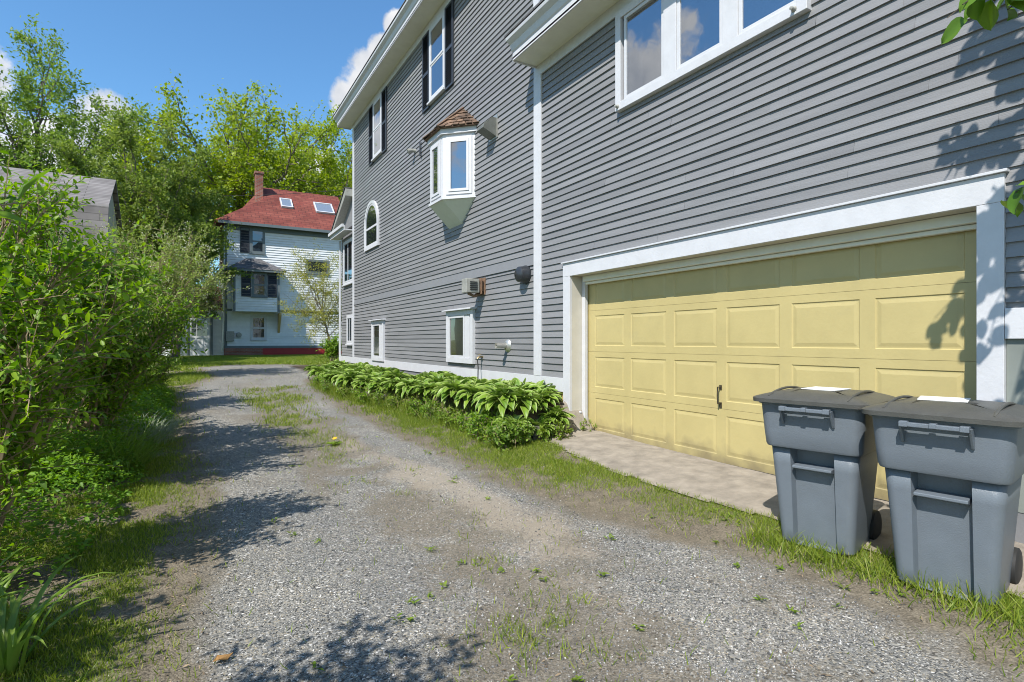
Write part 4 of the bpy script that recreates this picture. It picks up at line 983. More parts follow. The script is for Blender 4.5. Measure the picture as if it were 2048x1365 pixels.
# ------------------------------------------------------------------ stone wall and hostas
def blob(mb, c, s, seed, k=1):
    g = np.random.default_rng(seed); bm = bmesh.new(); bmesh.ops.create_icosphere(bm, subdivisions=3, radius=1)
    off = g.normal(0, 1, 3) * 5
    vs = []
    for v in bm.verts:
        p = np.array(v.co); q = np.sign(p) * np.abs(p) ** .75
        q = np.sign(q) * np.minimum(np.abs(q), .62 + .2 * np.abs(np.sin(off))); q = q * (1 + .10 * np.sin(9 * p[0] + off[1]) * np.cos(8 * p[2] + off[0]) + .22 * math.sin(3.1 * p[0] + off[0]) * math.cos(2.7 * p[1] + off[1]) + .12 * math.sin(5 * p[2] + off[2]))
        vs.append((c[0] + q[0] * s[0], c[1] + q[1] * s[1], c[2] + q[2] * s[2]))
    fs = [tuple(v.index for v in f.verts) for f in bm.faces]; mb.add(vs, fs); bm.free()
sw = MB(); g = np.random.default_rng(3)
y = 6.45; k = 0
while y < 15.5:
    for lay in range(2):
        L_ = g.uniform(.12, .22); x = float(WALLX(y)) + .0 + g.uniform(-.07, .05) + lay * .07
        blob(sw, (x, y + g.uniform(-.05, .05), float(base_h(x, y)) + .02 + lay * .13 + g.uniform(-.03, .02)), (g.uniform(.09, .15), L_ * .62, g.uniform(.055, .095)), 100 + k); k += 1
    y += g.uniform(.24, .36)
for i in range(4):
    for lay in range(2): blob(sw, (3.85 + i * .27, 6.42 + g.uniform(-.05, .05), -.02 + lay * .15), (.15, .11, .085), 900 + i * 5 + lay)
swo = sw.build("stone_wall", M['stone'], None, 50); tag(swo, "low dry stone wall half hidden below the hostas by the house", "stone wall")


def hosta_mesh(seed, nleaf, size):
    g = np.random.default_rng(seed); V = []; F = []; E = []
    nu, nv = 9, 5
    for i in range(nleaf):
        ring = i / nleaf; az = i * 2.399 + g.normal(0, .25); el0 = R(np.interp(ring, [0, 1], [84, 34]) + g.normal(0, 8)); el1 = R(np.interp(ring, [0, 1], [25, -62]) + g.normal(0, 12))
        L_ = size * np.interp(ring, [0, .5, 1], [.62, .95, 1.0]) * g.uniform(.85, 1.15); Wd = L_ * g.uniform(.13, .20)
        p = np.array([g.normal(0, .02), g.normal(0, .02), 0.0]); hd = np.array([math.cos(az), math.sin(az), 0]); sd = np.array([-math.sin(az), math.cos(az), 0]); o = len(V)
        tw = g.normal(0, .25)
        for a in range(nu):
            t = a / (nu - 1); el = el0 + (el1 - el0) * t ** 1.1; dv = hd * math.cos(el) + np.array([0, 0, math.sin(el)]); upv = -hd * math.sin(el) + np.array([0, 0, math.cos(el)])
            wd = Wd * (.10 if t < .22 else max(0.0, math.sin(math.pi * min(1, (t - .22) / .78) ** .72)) ** .85 + .02)
            for b_ in range(nv):
                s_ = b_ / (nv - 1) * 2 - 1; sdr = sd * math.cos(tw) + upv * math.sin(tw)
                V.append(p + sdr * s_ * wd + upv * (abs(s_) ** 1.3 * wd * .42)); E.append(abs(s_) if t > .25 else .2)
            p = p + dv * L_ / (nu - 1)
        for a in range(nu - 1):
            for b_ in range(nv - 1): q = o + a * nv + b_; F.append((q, q + 1, q + nv + 1, q + nv))
    return np.array(V), np.array(F), np.array(E)


hm = []
for s_, n_, z_ in ((1, 130, .36), (2, 110, .33), (3, 140, .40)):
    V, F, E = hosta_mesh(s_, n_, z_); o = mesh_np("hosta_plant", V, F, M['hosta'], None, True, dict(edge=E)); hm.append(o)
HL = []
g = np.random.default_rng(12)
y = 6.75
while y < 14.9:
    wx = float(WALLX(y))
    HL.append((wx + .10 + g.uniform(-.08, .06), y, g.uniform(.7, 1.1))); HL.append((wx + .48 + g.uniform(-.1, .1), y + .25, g.uniform(.8, 1.3)))
    if wx < 3.9: HL.append((min(4.5, wx + .82 + g.uniform(-.05, .12)), y + .3 + g.uniform(-.1, .1), g.uniform(.85, 1.12)))
    y += g.uniform(.42, .54) if y < 10 else g.uniform(.46, .60)
for q in [(4.15, 6.44, .85), (4.45, 6.50, .9), (3.75, 6.46, .8), (3.95, 6.62, 1.0), (4.35, 6.7, 1.1), (4.1, 6.95, 1.15), (4.55, 7.1, 1.0), (3.2, 15.3, .95), (3.9, 15.9, 1.0), (3.0, 16.3, .9), (4.4, 16.8, 1.), (3.6, 17.2, .9), (4.2, 18.2, 1.), (4.3, 19.6, .9)]: HL.append(q)
for i, (x, y, s_) in enumerate(HL):
    o = hm[i] if i < 3 else hm[i % 3].copy()
    if i >= 3: C.objects.link(o)
    o.location = (x, y, float(gh(max(x, float(WALLX(y)) + .2), y)) - .03); o.rotation_euler = (g.normal(0, .06) , g.normal(-.10, .05), g.uniform(0, 6.28)); o.scale = (s_, s_, s_ * g.uniform(.9, 1.35))
    tag(o, "hosta with arching lime green leaves edged in cream along the grey house", "hosta", "hostas along the house")

# ------------------------------------------------------------------ foliage builders
def curve(a, b_, bend, n, g, wob=.04):
    a, b_ = np.asarray(a, float), np.asarray(b_, float); L_ = np.linalg.norm(b_ - a); t = np.linspace(0, 1, n)[:, None]
    mid = (a + b_) / 2 + np.asarray(bend) * L_
    p = (1 - t) ** 2 * a + 2 * t * (1 - t) * mid + t ** 2 * b_
    p[1:-1] += g.normal(0, wob * L_, (n - 2, 3)); return p


def tree(name, label, cat, base, split, cc, cr, n1, n2, n3, nl, leaf, mat, seed, tr=.3, lw=.5, group=None, bark='bark', spread=.5, lean=(0, 0), up=.25, zmin=-.35, l3=.16, tmpl=LEAF4, flat=2):
    g = np.random.default_rng(seed); t = thing(name, label, cat, tuple(base), group)
    base = np.array(base, float); cc = np.array(cc, float); cr = np.array(cr, float)
    wood = MB(); LP = []; LD = []
    top = np.array([cc[0] + lean[0], cc[1] + lean[1], cc[2] + cr[2] * .25])
    tp = curve(base, top, (g.normal(0, .03), g.normal(0, .03), 0), 9, g, .012)
    sp = (split - base[2]) / (top[2] - base[2])
    wood.tube(tp, np.interp(np.linspace(0, 1, 9), [0, .12, sp, 1], [tr * 1.25, tr, tr * .8, tr * .25]), 9)
    def at(P, q): q = np.clip(q, 0, 1) * (len(P) - 1); i = int(min(q, len(P) - 2)); return P[i] + (P[i + 1] - P[i]) * (q - i)
    Rm = cr.mean()
    for i in range(n1):
        zz = zmin + (1 - zmin) * ((i + .5) / n1) ** .9; a = i * 2.399 + g.normal(0, .3); rr = math.sqrt(max(0, 1 - min(zz, .999) ** flat if zz > 0 else 1 - zz ** 2)) * g.uniform(.7, 1.05)
        tgt = cc + cr * np.array([rr * math.cos(a), rr * math.sin(a), zz * .9]) * g.uniform(.75, .95)
        s0 = at(tp, sp + (1 - sp) * np.clip((zz - zmin) / (1 - zmin) * .75 * g.uniform(.6, 1.1), 0, .95))
        P1 = curve(s0, tgt, (0, 0, -.10 + .05 * g.normal()), 8, g, .018)
        wood.tube(P1, np.linspace(tr * .42, tr * .07, 8), 6)
        for j in range(n2):
            q = .22 + .78 * (j + g.uniform(.3, 1)) / n2; p = at(P1, q); out = (p - cc) / cr; out = out / (np.linalg.norm(out) + 1e-6)
            dv = out * .55 + g.normal(0, .62, 3) + np.array([0, 0, up]); dv /= np.linalg.norm(dv)
            P2 = curve(p, p + dv * Rm * .36 * g.uniform(.6, 1.25), (0, 0, -.06), 5, g, .03); wood.tube(P2, np.linspace(tr * .12, tr * .03, 5), 4, False)
            for k in range(n3):
                q2 = .25 + .75 * (k + g.uniform(.2, 1)) / n3; p2 = at(P2, q2); d3 = dv * .6 + g.normal(0, .65, 3) + np.array([0, 0, up]); d3 /= np.linalg.norm(d3)
                L3 = Rm * l3 * g.uniform(.6, 1.3); e = p2 + d3 * L3; wood.tube([p2, (p2 + e) / 2 + g.normal(0, .03 * L3, 3), e], [tr * .035, tr * .025, tr * .012], 3, False)
                m_ = int(nl * g.uniform(.5, 1.4)); tt = g.uniform(.25, 1.1, (m_, 1))
                LP.append(p2 + (e - p2) * tt + g.normal(0, L3 * spread * .45, (m_, 3))); LD.append(d3 * .5 + g.normal(0, .7, (m_, 3)) + np.array([0, 0, -.15]))
    wood.build("trunk", M[bark], t, 60)
    P = np.concatenate(LP); D = np.concatenate(LD); n = len(P); U = g.normal(0, .55, (n, 3)) + np.array([-.25, -.15, .9])
    ln = leaf * g.uniform(.65, 1.3, n); leaf_obj("crown", M[mat], t, P, D, U, ln, ln * lw, tmpl)
    return t


def pos(px, Z, py=None):
    d = pdir(px, 682.5); return np.array([d.x * Z, d.y * Z, float(gh(d.x * Z, d.y * Z)) if py is None else CAMZ + (682.5 - py) * Z / FPX])


def shrub(name, label, cat, c, rad, h, ntw, nl, leaf, mat, seed, lw=.5, group=None, stems=12, tmpl=LEAF8, upb=.5, bark='twig', blossoms=0, low=.15, twl=.34, lean=(0, 0)):
    """stems fan out from the base; twigs leave them and carry paired leaves"""
    g = np.random.default_rng(seed); x, y = c[0], c[1]; z0 = float(gh(x, y)); t = thing(name, label, cat, (x, y, z0), group)
    wood = MB(); LP = []; LD = []; BP = []
    S = []
    for i in range(stems):
        a = i * 2.399 + g.normal(0, .3); r_ = math.sqrt((i + .5) / stems)
        e = np.array([x + lean[0] + rad[0] * .85 * r_ * math.cos(a), y + lean[1] + rad[1] * .85 * r_ * math.sin(a), z0 + h * (.95 - .35 * r_ ** 2) * g.uniform(.8, 1.05)])
        P = curve((x + .12 * math.cos(a), y + .12 * math.sin(a), z0 - .03), e, (-.12 * math.cos(a), -.12 * math.sin(a), .10), 8, g, .02)
        S.append(P); wood.tube(P, np.linspace(.018, .005, 8) * (h / 2) ** .5, 5, False)
    S = np.array(S)
    for k in range(ntw):
        P = S[g.integers(stems)]; q = g.uniform(low, 1) ** .8 * 6.99; i = int(q); p = P[i] + (P[i + 1] - P[i]) * (q - i)
        o = np.array([(p[0] - x - lean[0] * .6) / rad[0], (p[1] - y - lean[1] * .6) / rad[1], .2]); dv = o * .8 + g.normal(0, .55, 3) + np.array([0, 0, upb]); dv /= np.linalg.norm(dv) + 1e-6
        L_ = twl * g.uniform(.5, 1.35) * (h / 2) ** .4; e = p + dv * L_; mid = (p + e) / 2 + np.array([0, 0, .04 * L_]) + g.normal(0, .03 * L_, 3)
        wood.tube([p, mid, e], [.0045, .0035, .0015], 3, False)
        m_ = int(nl * g.uniform(.6, 1.3)); tt = np.linspace(.15, 1.0, m_)[:, None]; base = (1 - tt) ** 2 * p + 2 * tt * (1 - tt) * mid + tt ** 2 * e
        sd = np.cross(dv, g.normal(0, 1, 3)); sd /= np.linalg.norm(sd) + 1e-6; sd2 = np.cross(dv, sd)
        ang = np.arange(m_) * 1.9 + g.uniform(0, 6); side = np.cos(ang)[:, None] * sd + np.sin(ang)[:, None] * sd2
        LP.append(base); LD.append(dv * .55 + side * .85 + g.normal(0, .22, (m_, 3)) + np.array([0, 0, .12]))
        if blossoms and g.random() < blossoms: BP.append(e + g.normal(0, .05, (7, 3)))
    wood.build("stems", M[bark], t, 60)
    P = np.concatenate(LP); D = np.concatenate(LD); n = len(P); zz = P[:, 2] > gh(P[:, 0], P[:, 1]) + .02; P, D = P[zz], D[zz]; n = len(P)
    U = g.normal(0, .4, (n, 3)) + np.array([-.3, -.2, 1.0]); ln = leaf * g.uniform(.6, 1.25, n)
    leaf_obj("foliage", M[mat], t, P, D, U, ln, ln * lw, tmpl)
    if BP:
        B = np.concatenate(BP); nb = len(B); leaf_obj("blossoms", M['blossom'], t, B, g.normal(0, 1, (nb, 3)), g.normal(0, .5, (nb, 3)) + np.array([0, 0, .8]), .034, .034, LEAF4)
    return t


# trees behind
b0 = pos(478, 46); tree("maple_tree", "big spreading maple in fresh yellow green leaf behind the red roof", "tree", b0, 8.5, (*pos(480, 47)[:2], 14.2), (11.2, 6.5, 7.2), 30, 9, 7, 34, .25, 'maple', 11, .55, .72, up=.15, zmin=-.45, flat=5)
b0 = pos(655, 60); tree("maple_tree", "pale leafy tree behind the right end of the red roof", "tree", b0, 8, (*pos(660, 60)[:2], 17.5), (8, 6, 9.5), 20, 8, 6, 38, .27, 'maple', 12, .45, .72, flat=4)
b0 = pos(70, 27); tree("ash_tree", "airy tall tree with open branches above the barn roof", "tree", b0, 5.0, (*pos(62, 27)[:2], 11.2), (4.6, 4.2, 5.3), 14, 9, 7, 40, .17, 'ash', 13, .22, .5, l3=.15, up=.4, zmin=-.5)
b0 = pos(-160, 30); tree("ash_tree", "leafy tree at the left edge behind the barn", "tree", b0, 4, (*pos(-180, 30)[:2], 9.5), (5, 4.5, 5.5), 10, 8, 6, 26, .18, 'ash', 14, .22, .5)
b0 = pos(300, 25); tree("broadleaf_tree", "dense dark green tree between the barn and the white house", "tree", b0, 2.5, (*pos(285, 25)[:2], 7.0), (3.3, 3.0, 4.6), 18, 10, 8, 42, .145, 'darkleaf', 15, .2, .5, zmin=-.8)
b0 = pos(350, 28); tree("broadleaf_tree", "rounded olive green tree left of the white house", "tree", b0, 2.5, (*pos(365, 28)[:2], 6.9), (2.5, 2.4, 3.6), 15, 9, 7, 42, .14, 'darkleaf', 16, .18, .5, zmin=-.6)
b0 = pos(210, 34); tree("broadleaf_tree", "pale green tree showing over the barn roof ridge", "tree", b0, 4, (*pos(225, 36)[:2], 7.6), (3.4, 3.0, 3.6), 12, 8, 6, 30, .18, 'ash', 17, .2, .5, zmin=-.7)
# a young yellow tree near the white house
b0 = np.array([5.9, 27.6, float(gh(5.9, 27.6))]); tree("young_tree", "small yellow green budding tree in front of the white house wall", "tree", b0, 1.5, (5.1, 27.6, 3.4), (2.2, 1.8, 2.7), 15, 8, 6, 22, .075, 'yellowleaf', 18, .055, .45, bark='bark', l3=.2, zmin=-.4, up=.1, spread=.35)
# honeysuckle with cream blossom
c = pos(282, 14.2); shrub("honeysuckle_shrub", "large honeysuckle with cream blossoms arching over the left edge of the drive", "shrub", (c[0] - .1, c[1]), (1.35, 1.6), 4.2, 1500, 15, .062, 'honey', 31, .55, stems=26, upb=.2, blossoms=.22, tmpl=LEAF4, low=.16, twl=.40, lean=(1.0, -.2))
c = pos(250, 17.5); shrub("honeysuckle_shrub", "pale honeysuckle in bloom in front of the dark tree", "shrub", (c[0], c[1]), (1.7, 1.7), 4.6, 900, 15, .075, 'honey', 32, .55, stems=22, upb=.25, blossoms=.12, tmpl=LEAF4, twl=.5)
# bright shrubs along the left
SG = "leafy shrubs along the left side of the drive"
SL = [(20, 5.0, .95, 2.95, 1150, 15, .066, 'shrub', 41, 20, (.25, -.15), "tallest bright green shrub with upright sprays at the left edge"),
      (-60, 3.2, .6, 2.5, 520, 13, .064, 'shrub', 42, 12, (.15, 0), "bright green shrub cut by the left picture edge"),
      (150, 6.2, .95, 2.55, 950, 15, .066, 'shrub', 43, 18, (.35, .1), "bright green shrub in front of the barn roof corner"),
      (20, 7.0, 1.1, 2.7, 600, 13, .08, 'shrub', 44, 16, (.1, 0), "leafy green shrub before the middle of the barn roof"),
      (205, 9.0, .95, 2.7, 800, 14, .070, 'shrub2', 45, 18, (.1, 0), "green shrub between the bright shrubs and the honeysuckle"),
      (120, 10.0, 1.4, 2.9, 650, 13, .085, 'shrub2', 46, 16, (0, 0), "deep green shrub behind the front shrubs under the barn"),
      (288, 10.6, .55, 1.05, 420, 13, .055, 'shrub2', 47, 12, (0, 0), "low dark green shrub at the drive edge below the honeysuckle")]
for (px, Z, r_, h_, nt, nl, lf, mt_, sd, st_, ln_, lab) in SL:
    c = pos(px, Z); shrub("leafy_shrub", lab, "shrub", (c[0], c[1]), (r_, r_), h_, nt, nl, lf, mt_, sd, .5, SG, st_, lean=ln_, low=.22 if sd in (41, 42) else .15)
shrub("leafy_shrub", "tall green shrub outside the left picture edge beside the camera", "shrub", (-1.45, 1.0), (.85, .7), 3.05, 300, 11, .085, 'shrub', 48, .5, SG, 14, lean=(.15, .1), low=.35)
shrub("leafy_shrub", "green shrub outside the left picture edge before the tall one", "shrub", (-2.15, 2.7), (.75, .7), 2.6, 300, 10, .085, 'shrub', 49, .5, SG, 14, low=.3)
c = pos(668, 22.5); shrub("leafy_shrub", "small rounded green shrub against the far corner of the grey house", "shrub", (c[0], c[1]), (.55, .55), 1.1, 260, 12, .075, 'shrub', 50, .6, None, 10)

# ground cover, daylilies
def clump(name, label, cat, c, n, L_, w_, mat, seed, spread=.25, droop=1.0, group=None):
    g = np.random.default_rng(seed); x, y = c; z0 = float(gh(x, y)); V = []; F = []; k = 9
    for i in range(n):
        a = g.uniform(0, 6.283); r_ = spread * math.sqrt(g.random()); el = R(g.uniform(55, 86)); l_ = L_ * g.uniform(.55, 1.15); dr = droop * g.uniform(.6, 1.3)
        p = np.array([x + r_ * math.cos(a), y + r_ * math.sin(a), z0]); p[2] = float(gh(p[0], p[1])) - .01; a2 = a + g.normal(0, .6); hd = np.array([math.cos(a2), math.sin(a2), 0]); sd = np.array([-math.sin(a2), math.cos(a2), 0]); o = len(V)
        for j in range(k):
            t = j / (k - 1); e = el - dr * 1.9 * t ** 1.6; wd = w_ * (1 - t ** 2.2) * .5 + .0006; upv = np.array([0, 0, math.cos(e)]) - hd * math.sin(e)
            V += [p + sd * wd + upv * wd * .5, p, p - sd * wd + upv * wd * .5]; p = p + (hd * math.cos(e) + np.array([0, 0, math.sin(e)])) * l_ / (k - 1)
        for j in range(k - 1):
            q = o + j * 3; F += [(q, q + 1, q + 4, q + 3), (q + 1, q + 2, q + 5, q + 4)]
    o = mesh_np(name, np.array(V), np.array(F), M[mat], None, True); tag(o, label, cat, group); return o
c = G(225, 955); clump("daylily_clump", "dense mound of slender arching daylily leaves below the left shrubs", "daylily", (c[0] - .15, c[1] + .2), 420, .62, .016, 'lily', 61, .42, .95)
c = G(300, 885); clump("silvery_grass", "silvery pale tuft of narrow leaves at the drive edge", "grass tuft", (c[0] - .1, c[1] + .1), 360, .48, .010, 'silver', 62, .36, .9)
c = G(30, 1330); clump("daylily_clump", "broad leaved daylily in the bottom left corner", "daylily", (c[0] - .05, c[1] - .0), 34, .58, .034, 'lily', 63, .14, 1.0)
c = G(-90, 1290); clump("daylily_clump", "broad leaved daylily cut by the left picture edge", "daylily", (c[0], c[1]), 30, .55, .03, 'lily', 64, .15, 1.0)
# leafy ground cover under the shrubs
g = np.random.default_rng(70); n = 42000
A = np.array([G(-350, 1320), G(-40, 1230), G(110, 1165), G(205, 1075), G(255, 990), G(300, 905), G(340, 838), G(352, 790), G(300, 770), G(60, 800), G(-300, 850)])
x = g.uniform(A[:, 0].min(), A[:, 0].max(), n * 3); y = g.uniform(A[:, 1].min(), A[:, 1].max(), n * 3); sdv = poly_sd([tuple(p) for p in A], x, y) + .25 * (fbm(x, y, .5, 15) - .5)
ok = sdv < 0; x, y, sdv = x[ok][:n], y[ok][:n], sdv[ok][:n]; hh = np.clip(-sdv * 1.4 + .05, .04, .46) * (.55 + .9 * fbm(x, y, .35, 16))
Pz = gh(x, y) + hh * g.uniform(.35, 1.0, len(x)) ** .6; n = len(x)
o = leaf_obj("ground_cover", M['cover'], None, np.stack([x, y, Pz], 1), g.normal(0, 1, (n, 3)) * np.array([1, 1, .35]), g.normal(0, .35, (n, 3)) + np.array([-.2, -.1, 1]), .045 * g.uniform(.6, 1.35, n), .028, LEAF8)
tag(o, "low leafy green ground cover under the left shrubs", None, None, 'stuff')
# vine-like weeds at the end of the stone wall
c = G(1060, 865); shrub("trailing_weed", "straggly weeds spilling over the stone wall end by the garage", "weed", (3.60, 6.28), (.42, .26), .36, 190, 9, .05, 'shrub2', 81, .6, None, 9, upb=.1, twl=.24)
c = G(1005, 850); shrub("trailing_weed", "leafy weeds growing below the nearest hostas", "weed", (3.50, 6.85), (.30, .4), .40, 150, 9, .05, 'shrub', 82, .6, None, 9, upb=.1, twl=.22)
shrub("trailing_weed", "low weeds at the foot of the garage casing below the last hosta", "weed", (4.25, 6.20), (.3, .12), .22, 70, 8, .045, 'weed', 84, .6, None, 7, upb=.1, twl=.16)
for i, yy in enumerate((7.0, 7.5, 8.0, 8.5, 9.0, 9.6, 10.2, 10.9, 11.7, 12.6, 13.4)):
    xx = float(WALLX(yy)) - .12
    shrub("trailing_weed", "leafy weeds sprawling over the stone wall under the middle hostas", "weed", (xx, yy), (.28, .45), .32, 120, 8, .045, ('shrub2', 'shrub', 'weed')[i % 3], 180 + i, .6, "weeds along the stone wall", 9, upb=.05, twl=.22)
shrub("corner_weed", "yellow green weed growing at the left foot of the yellow door", "weed", (WX + .16, 6.36), (.09, .12), .2, 24, 7, .04, 'weed', 83, .45, None, 5, upb=.4, twl=.12)

# ------------------------------------------------------------------ overhanging tree whose leaves shade the garage wall
def over_tree():
    g = np.random.default_rng(90); base = np.array([3.1, -2.6, float(gh(3.1, -2.6))])
    t = thing("overhanging_tree", "broadleaf tree whose leaves hang in at the upper right corner", "tree", tuple(base))
    wood = MB(); LP = []; LD = []
    sv = np.array([-1.0, -.60, 1.35])
    trunk = curve(base, (3.0, -1.9, 5.2), (.05, 0, 0), 7, g, .01); wood.tube(trunk, np.linspace(.16, .07, 7), 9)
    tgt = []
    def zone(n, u0, u1, z0, z1, xp, t0, t1):
        for _ in range(n):
            tt = g.uniform(t0, t1); p = np.array([xp, g.uniform(u0, u1), g.uniform(z0, z1)]) + sv * tt; tgt.append(p)
    zone(16, 1.0, 2.0, 2.65, 3.3, WX, .75, 1.3); zone(18, .9, 1.85, 3.0, 3.75, WX, .75, 1.4); zone(16, .6, 1.45, 1.5, 2.9, WX, .8, 1.3); zone(5, 1.50, 1.85, 1.5, 2.5, WX, 1.0, 1.5); zone(4, 1.92, 2.12, 1.2, 1.8, DX, 1.25, 1.6); zone(9, .3, 1.4, 3.4, 4.6, WX, 1.0, 1.9)
    zone(12, 1.5, 1.75, .8, 2.4, WX, 1.1, 1.5)
    hubs = [trunk[4], trunk[5], trunk[6]]
    limbs = [curve(hubs[i % 3], p, (0, 0, .12), 6, g, .02) for i, p in enumerate([(3.2, .1, 4.7), (3.4, .6, 5.3), (3.7, .3, 4.2), (2.9, .5, 5.9)])]
    for P in limbs: wood.tube(P, np.linspace(.05, .015, 6), 6)
    pts = np.concatenate(limbs)
    def spray(e, hub, n, leaf):
        P = curve(hub, e, (0, 0, .08), 5, g, .03); wood.tube(P, np.linspace(.010, .003, 5), 4, False)
        for _ in range(n):
            q = g.uniform(.55, 1.0); i = min(3, int(q * 4)); p = P[i] + (P[i + 1] - P[i]) * (q * 4 - i)
            LP.append(p + g.normal(0, .03, 3)); LD.append(np.append(g.normal(0, .7, 2), -.55 + g.normal(0, .3)))
    for e in tgt:
        hub = pts[np.argmin(np.linalg.norm(pts - e, axis=1))]; spray(e, hub, g.integers(9, 15), .11)
    # the sprigs that show inside the frame
    for (px, py, Z, n) in ((1955, 18, 2.35, 14), (1895, 36, 2.35, 8), (2015, 20, 2.3, 10), (2030, 385, 2.5, 9), (1925, 10, 2.3, 8)):
        d = pdir(px, py); e = np.array([d.x * Z, d.y * Z, CAMZ + d.z * Z]); hub = e + np.array([.35, -.55, .32]); P0 = curve(pts[np.argmin(np.linalg.norm(pts - hub, axis=1))], hub, (0, 0, .1), 5, g, .02); wood.tube(P0, np.linspace(.012, .006, 5), 4, False)
        spray(e, hub, n, .1)
    wood.build("trunk", M['bark'], t, 60); n = len(LP); ln = .120 * g.uniform(.7, 1.2, n)
    leaf_obj("crown", M['overleaf'], t, np.array(LP), np.array(LD), g.normal(0, .5, (n, 3)) + np.array([-.7, -.3, .7]), ln, ln * .78, LEAFS)
over_tree()

# ------------------------------------------------------------------ turf, weeds and loose stones
def blades(name, label, x, y, L_, w_, mat, seed):
    g = np.random.default_rng(seed); n = len(x); z = gh(x, y) - .004
    d = np.stack([g.normal(0, .5, n), g.normal(0, .5, n), np.ones(n)], 1); up = g.normal(0, 1, (n, 3)); ln = L_ * g.uniform(.5, 1.3, n)
    V, F = leaves(np.stack([x, y, z], 1), d, up, ln, w_, BLADE)
    o = mesh_np(name, V, F, M[mat]); tag(o, label, None, None, 'stuff'); return o
g = np.random.default_rng(55)
def scatter(n, x0, x1, y0, y1, pw=1.0, thr=.0):
    x = g.uniform(x0, x1, n); y = y0 + (y1 - y0) * g.uniform(0, 1, n) ** pw; _, gr, _, _ = masks(x, y)
    ap = poly_sd(APRON, x, y) > -.03
    ok = (g.random(n) < np.maximum(gr - thr, .02) ** 1.5) & ap & ~((x > WALLX(y) - .02) & (y > 6.4) & (y < 20.5)) & ((x < 4.78) | (y > 21.5))
    return x[ok], y[ok]
xa, ya = scatter(200000, 1.0, 4.7, .7, 9.0)
blades("verge_grass", "short grass between the gravel drive and the grey house", xa, ya, .055, .005, 'grass', 1)
xa, ya = scatter(150000, -.9, 3.9, 9.0, 18.0); blades("bank_grass", "grass strip in the drive and along the stone wall", xa, ya, .075, .009, 'grass', 2)
xa, ya = scatter(210000, -1.8, 1.1, 1.2, 9.0); blades("shaded_grass", "thin grass in the shade along the left of the drive", xa, ya, .045, .005, 'grass', 3)
xa, ya = scatter(120000, -6, 9, 18, 35); blades("lawn", "mown lawn in front of the white house", xa, ya, .08, .02, 'grass', 4)
# taller grass hugging the bins and stone wall
x = np.concatenate([g.normal(3.58, .09, 500), g.normal(3.66, .10, 700), g.normal(WALLX(np.linspace(6.4, 14, 2600)) - .18, .10)]); y = np.concatenate([g.uniform(1.95, 2.65, 500), g.uniform(1.0, 1.9, 700), np.linspace(6.4, 14, 2600)])
blades('wall_foot_grass', 'long grass growing against the foot of the stone wall', WALLX(np.linspace(6.3, 14, 5000)) - .12 + g.normal(0, .09, 5000), np.linspace(6.3, 14, 5000), .24, .007, 'grass', 6)
blades("tall_grass", "longer grass around the bins and the stone wall foot", x, y, .12, .006, 'grass', 5)
# small broad weeds in the gravel and verge
x = g.uniform(.2, 3.8, 6000); y = g.uniform(1.6, 8.5, 6000); gr_, ge_, _, _ = masks(x, y); ok = (g.random(6000) < .02 + .16 * ge_) & (poly_sd(APRON, x, y) > .02) & (fbm(x, y, .6, 88) > .54) & ((x < WALLX(y) - .1) | (y < 6.4)); x, y = x[ok], y[ok]
PX = []; PD = []
for a, b_ in zip(x, y):
    k = g.integers(5, 11); an = g.uniform(0, 6.28, k); PX.append(np.stack([a + g.normal(0, .012, k), b_ + g.normal(0, .012, k), gh(a, b_) + g.uniform(.003, .02, k)], 1)); PD.append(np.stack([np.cos(an), np.sin(an), g.uniform(.15, .9, k)], 1))
PX = np.concatenate(PX); PD = np.concatenate(PD); n = len(PX)
o = leaf_obj("weeds", M['weed'], None, PX, PD, np.tile([0, 0, 1.], (n, 1)) + g.normal(0, .2, (n, 3)), .035 * g.uniform(.5, 1.4, n), .015, LEAF8); tag(o, "small broad leaved weeds dotted over gravel and verge", None, None, 'stuff')
# loose gravel stones
n = 26000; x = g.uniform(-.9, 3.6, n); y = 1.5 + 6.0 * g.uniform(0, 1, n) ** 1.6; gr_, _, _, _ = masks(x, y); ok = g.random(n) < .12 + .88 * gr_; x, y = x[ok], y[ok]; n = len(x)
ico = np.array([(1, 0, 0), (-1, 0, 0), (0, 1, 0), (0, -1, 0), (0, 0, 1), (0, 0, -1)], float); IF = np.array([(0, 2, 4), (2, 1, 4), (1, 3, 4), (3, 0, 4), (2, 0, 5), (1, 2, 5), (3, 1, 5), (0, 3, 5)])
sc_ = (.003 + .0045 * g.random((n, 1, 1)) ** 2.5) * g.uniform(.6, 1.3, (n, 1, 3)); rt = g.uniform(0, 6.28, n); V = ico[None] * sc_ + g.normal(0, .0012, (n, 6, 3)); c_, s_ = np.cos(rt)[:, None], np.sin(rt)[:, None]
V = np.stack([V[:, :, 0] * c_ - V[:, :, 1] * s_, V[:, :, 0] * s_ + V[:, :, 1] * c_, V[:, :, 2]], 2) + np.stack([x, y, gh(x, y) + .002], 1)[:, None]
def pebmat():
    m, nn, l, b = new_mat("mixed_gravel_stone"); b.inputs["Roughness"].default_value = .85; ge = nn.new("ShaderNodeNewGeometry"); r = nn.new("ShaderNodeValToRGB"); e = r.color_ramp.elements
    e[0].color = (.06, .06, .06, 1); e[1].color = (.62, .61, .57, 1)
    for p_, c in ((.3, (.15, .152, .15)), (.6, (.25, .25, .24)), (.8, (.32, .29, .235)), (.92, (.45, .44, .43))): q = e.new(p_); q.color = (*c, 1)
    l.new(ge.outputs["Random Per Island"], r.inputs["Fac"]); l.new(r.outputs["Color"], b.inputs["Base Color"]); return m
o = mesh_np("gravel", V.reshape(-1, 3), (IF[None] + (np.arange(n) * 6)[:, None, None]).reshape(-1, 3), pebmat()); tag(o, "loose grey gravel stones over the drive", None, None, 'stuff')
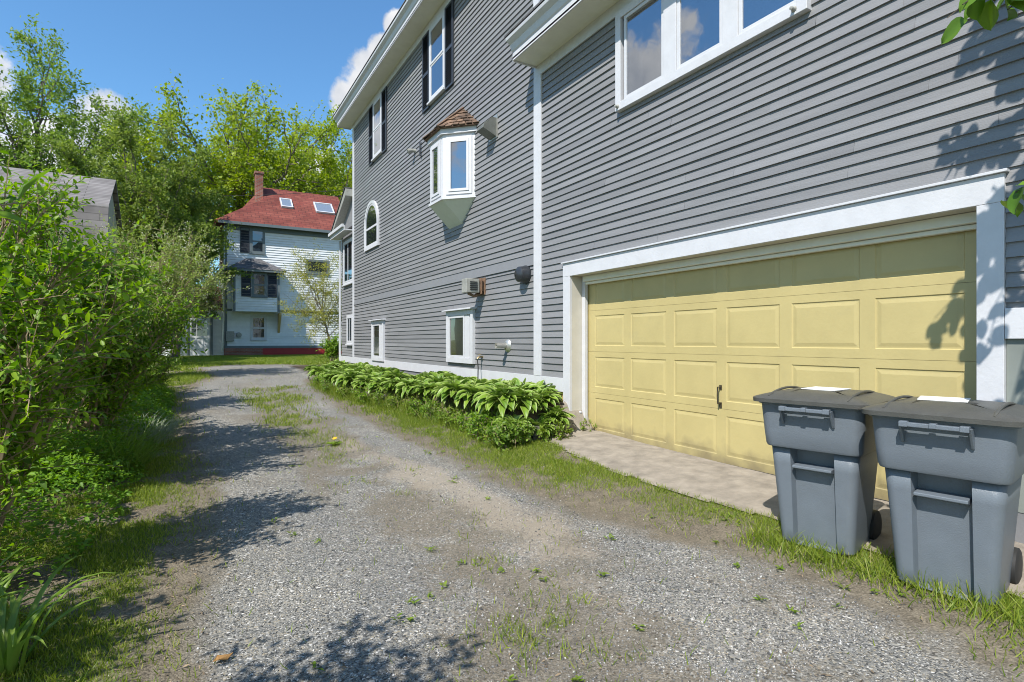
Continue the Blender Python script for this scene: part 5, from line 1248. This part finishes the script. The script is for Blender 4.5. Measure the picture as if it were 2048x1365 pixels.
# leaf litter and bits of twig on the bare soil
n = 16000; x = g.uniform(-1.9, 4.2, n); y = 1.2 + 9 * g.uniform(0, 1, n) ** 1.3; gr_, _, _, br_ = masks(x, y); ok = (g.random(n) < np.clip((1 - gr_) * .8 * (x < .8) + br_ * .3, 0, 1)) & (poly_sd(APRON, x, y) > .0) & ((x < WALLX(y) - .1) | (y < 6.4)); x, y = x[ok], y[ok]; n = len(x)
o = leaf_obj("leaf_litter", paint("brown_leaf_litter", (.20, .15, .095), .9, .3, 30, 0, 60, .6), None, np.stack([x, y, gh(x, y) + .006], 1), g.normal(0, 1, (n, 3)) * np.array([1, 1, .25]), g.normal(0, .35, (n, 3)) + np.array([0, 0, 1]), .022 * g.uniform(.4, 1.9, n), .009, LEAF4); tag(o, "dry leaf bits and twigs littering the bare soil", None, None, 'stuff')
# a dandelion by the strip and a dry leaf on the gravel
c = G(668, 888); dn = thing("dandelion", "single orange yellow dandelion flower in the grass tuft on the drive", "flower", (c[0], c[1], float(gh(*c))))
z0 = float(gh(*c)); MB().tube([(c[0], c[1], z0 - .01), (c[0] + .01, c[1], z0 + .05), (c[0] + .01, c[1], z0 + .09)], .003, 5).build("stem", M['weed'], dn)
MB().lathe([(0, .012), (.02, .014), (.03, .006), (.012, 0)], (c[0] + .01, c[1], z0 + .09), (-.3, -.3, 1), 12).build("flower_head", paint("dandelion_yellow", (.75, .38, .01), .6), dn, 60)
an = np.linspace(0, 6.28, 14)[:-1]; leaf_obj("leaves", M['weed'], dn, np.tile([c[0], c[1], z0 + .01], (13, 1)), np.stack([np.cos(an), np.sin(an), np.full(13, .35)], 1), np.tile([0, 0, 1.], (13, 1)), .13, .03, LEAF8)
c = G(445, 1312); z0 = float(gh(*c)); m = MB(); m.slab([(c[0] - .04, c[1] - .005, z0 + .012), (c[0] - .015, c[1] - .022, z0 + .024), (c[0] + .02, c[1] - .018, z0 + .012), (c[0] + .045, c[1] + .004, z0 + .026), (c[0] + .012, c[1] + .02, z0 + .012), (c[0] - .02, c[1] + .016, z0 + .026)], (0, 0, .004)); o = m.build("dry_leaf", M['straw'], None); tag(o, "curled brown dead leaf on the gravel near the bottom", "leaf")
# utility wire
a, b_ = pos(300, 30, 388), pos(760, 27, 372); m = MB(); m.tube([tuple(a + (b_ - a) * t + np.array([0, 0, -.9 * 4 * t * (1 - t) * .3])) for t in np.linspace(0, 1, 15)], .012, 5); o = m.build("utility_wire", M['rubber'], None); tag(o, "thin dark wire crossing in front of the red roof", "wire")
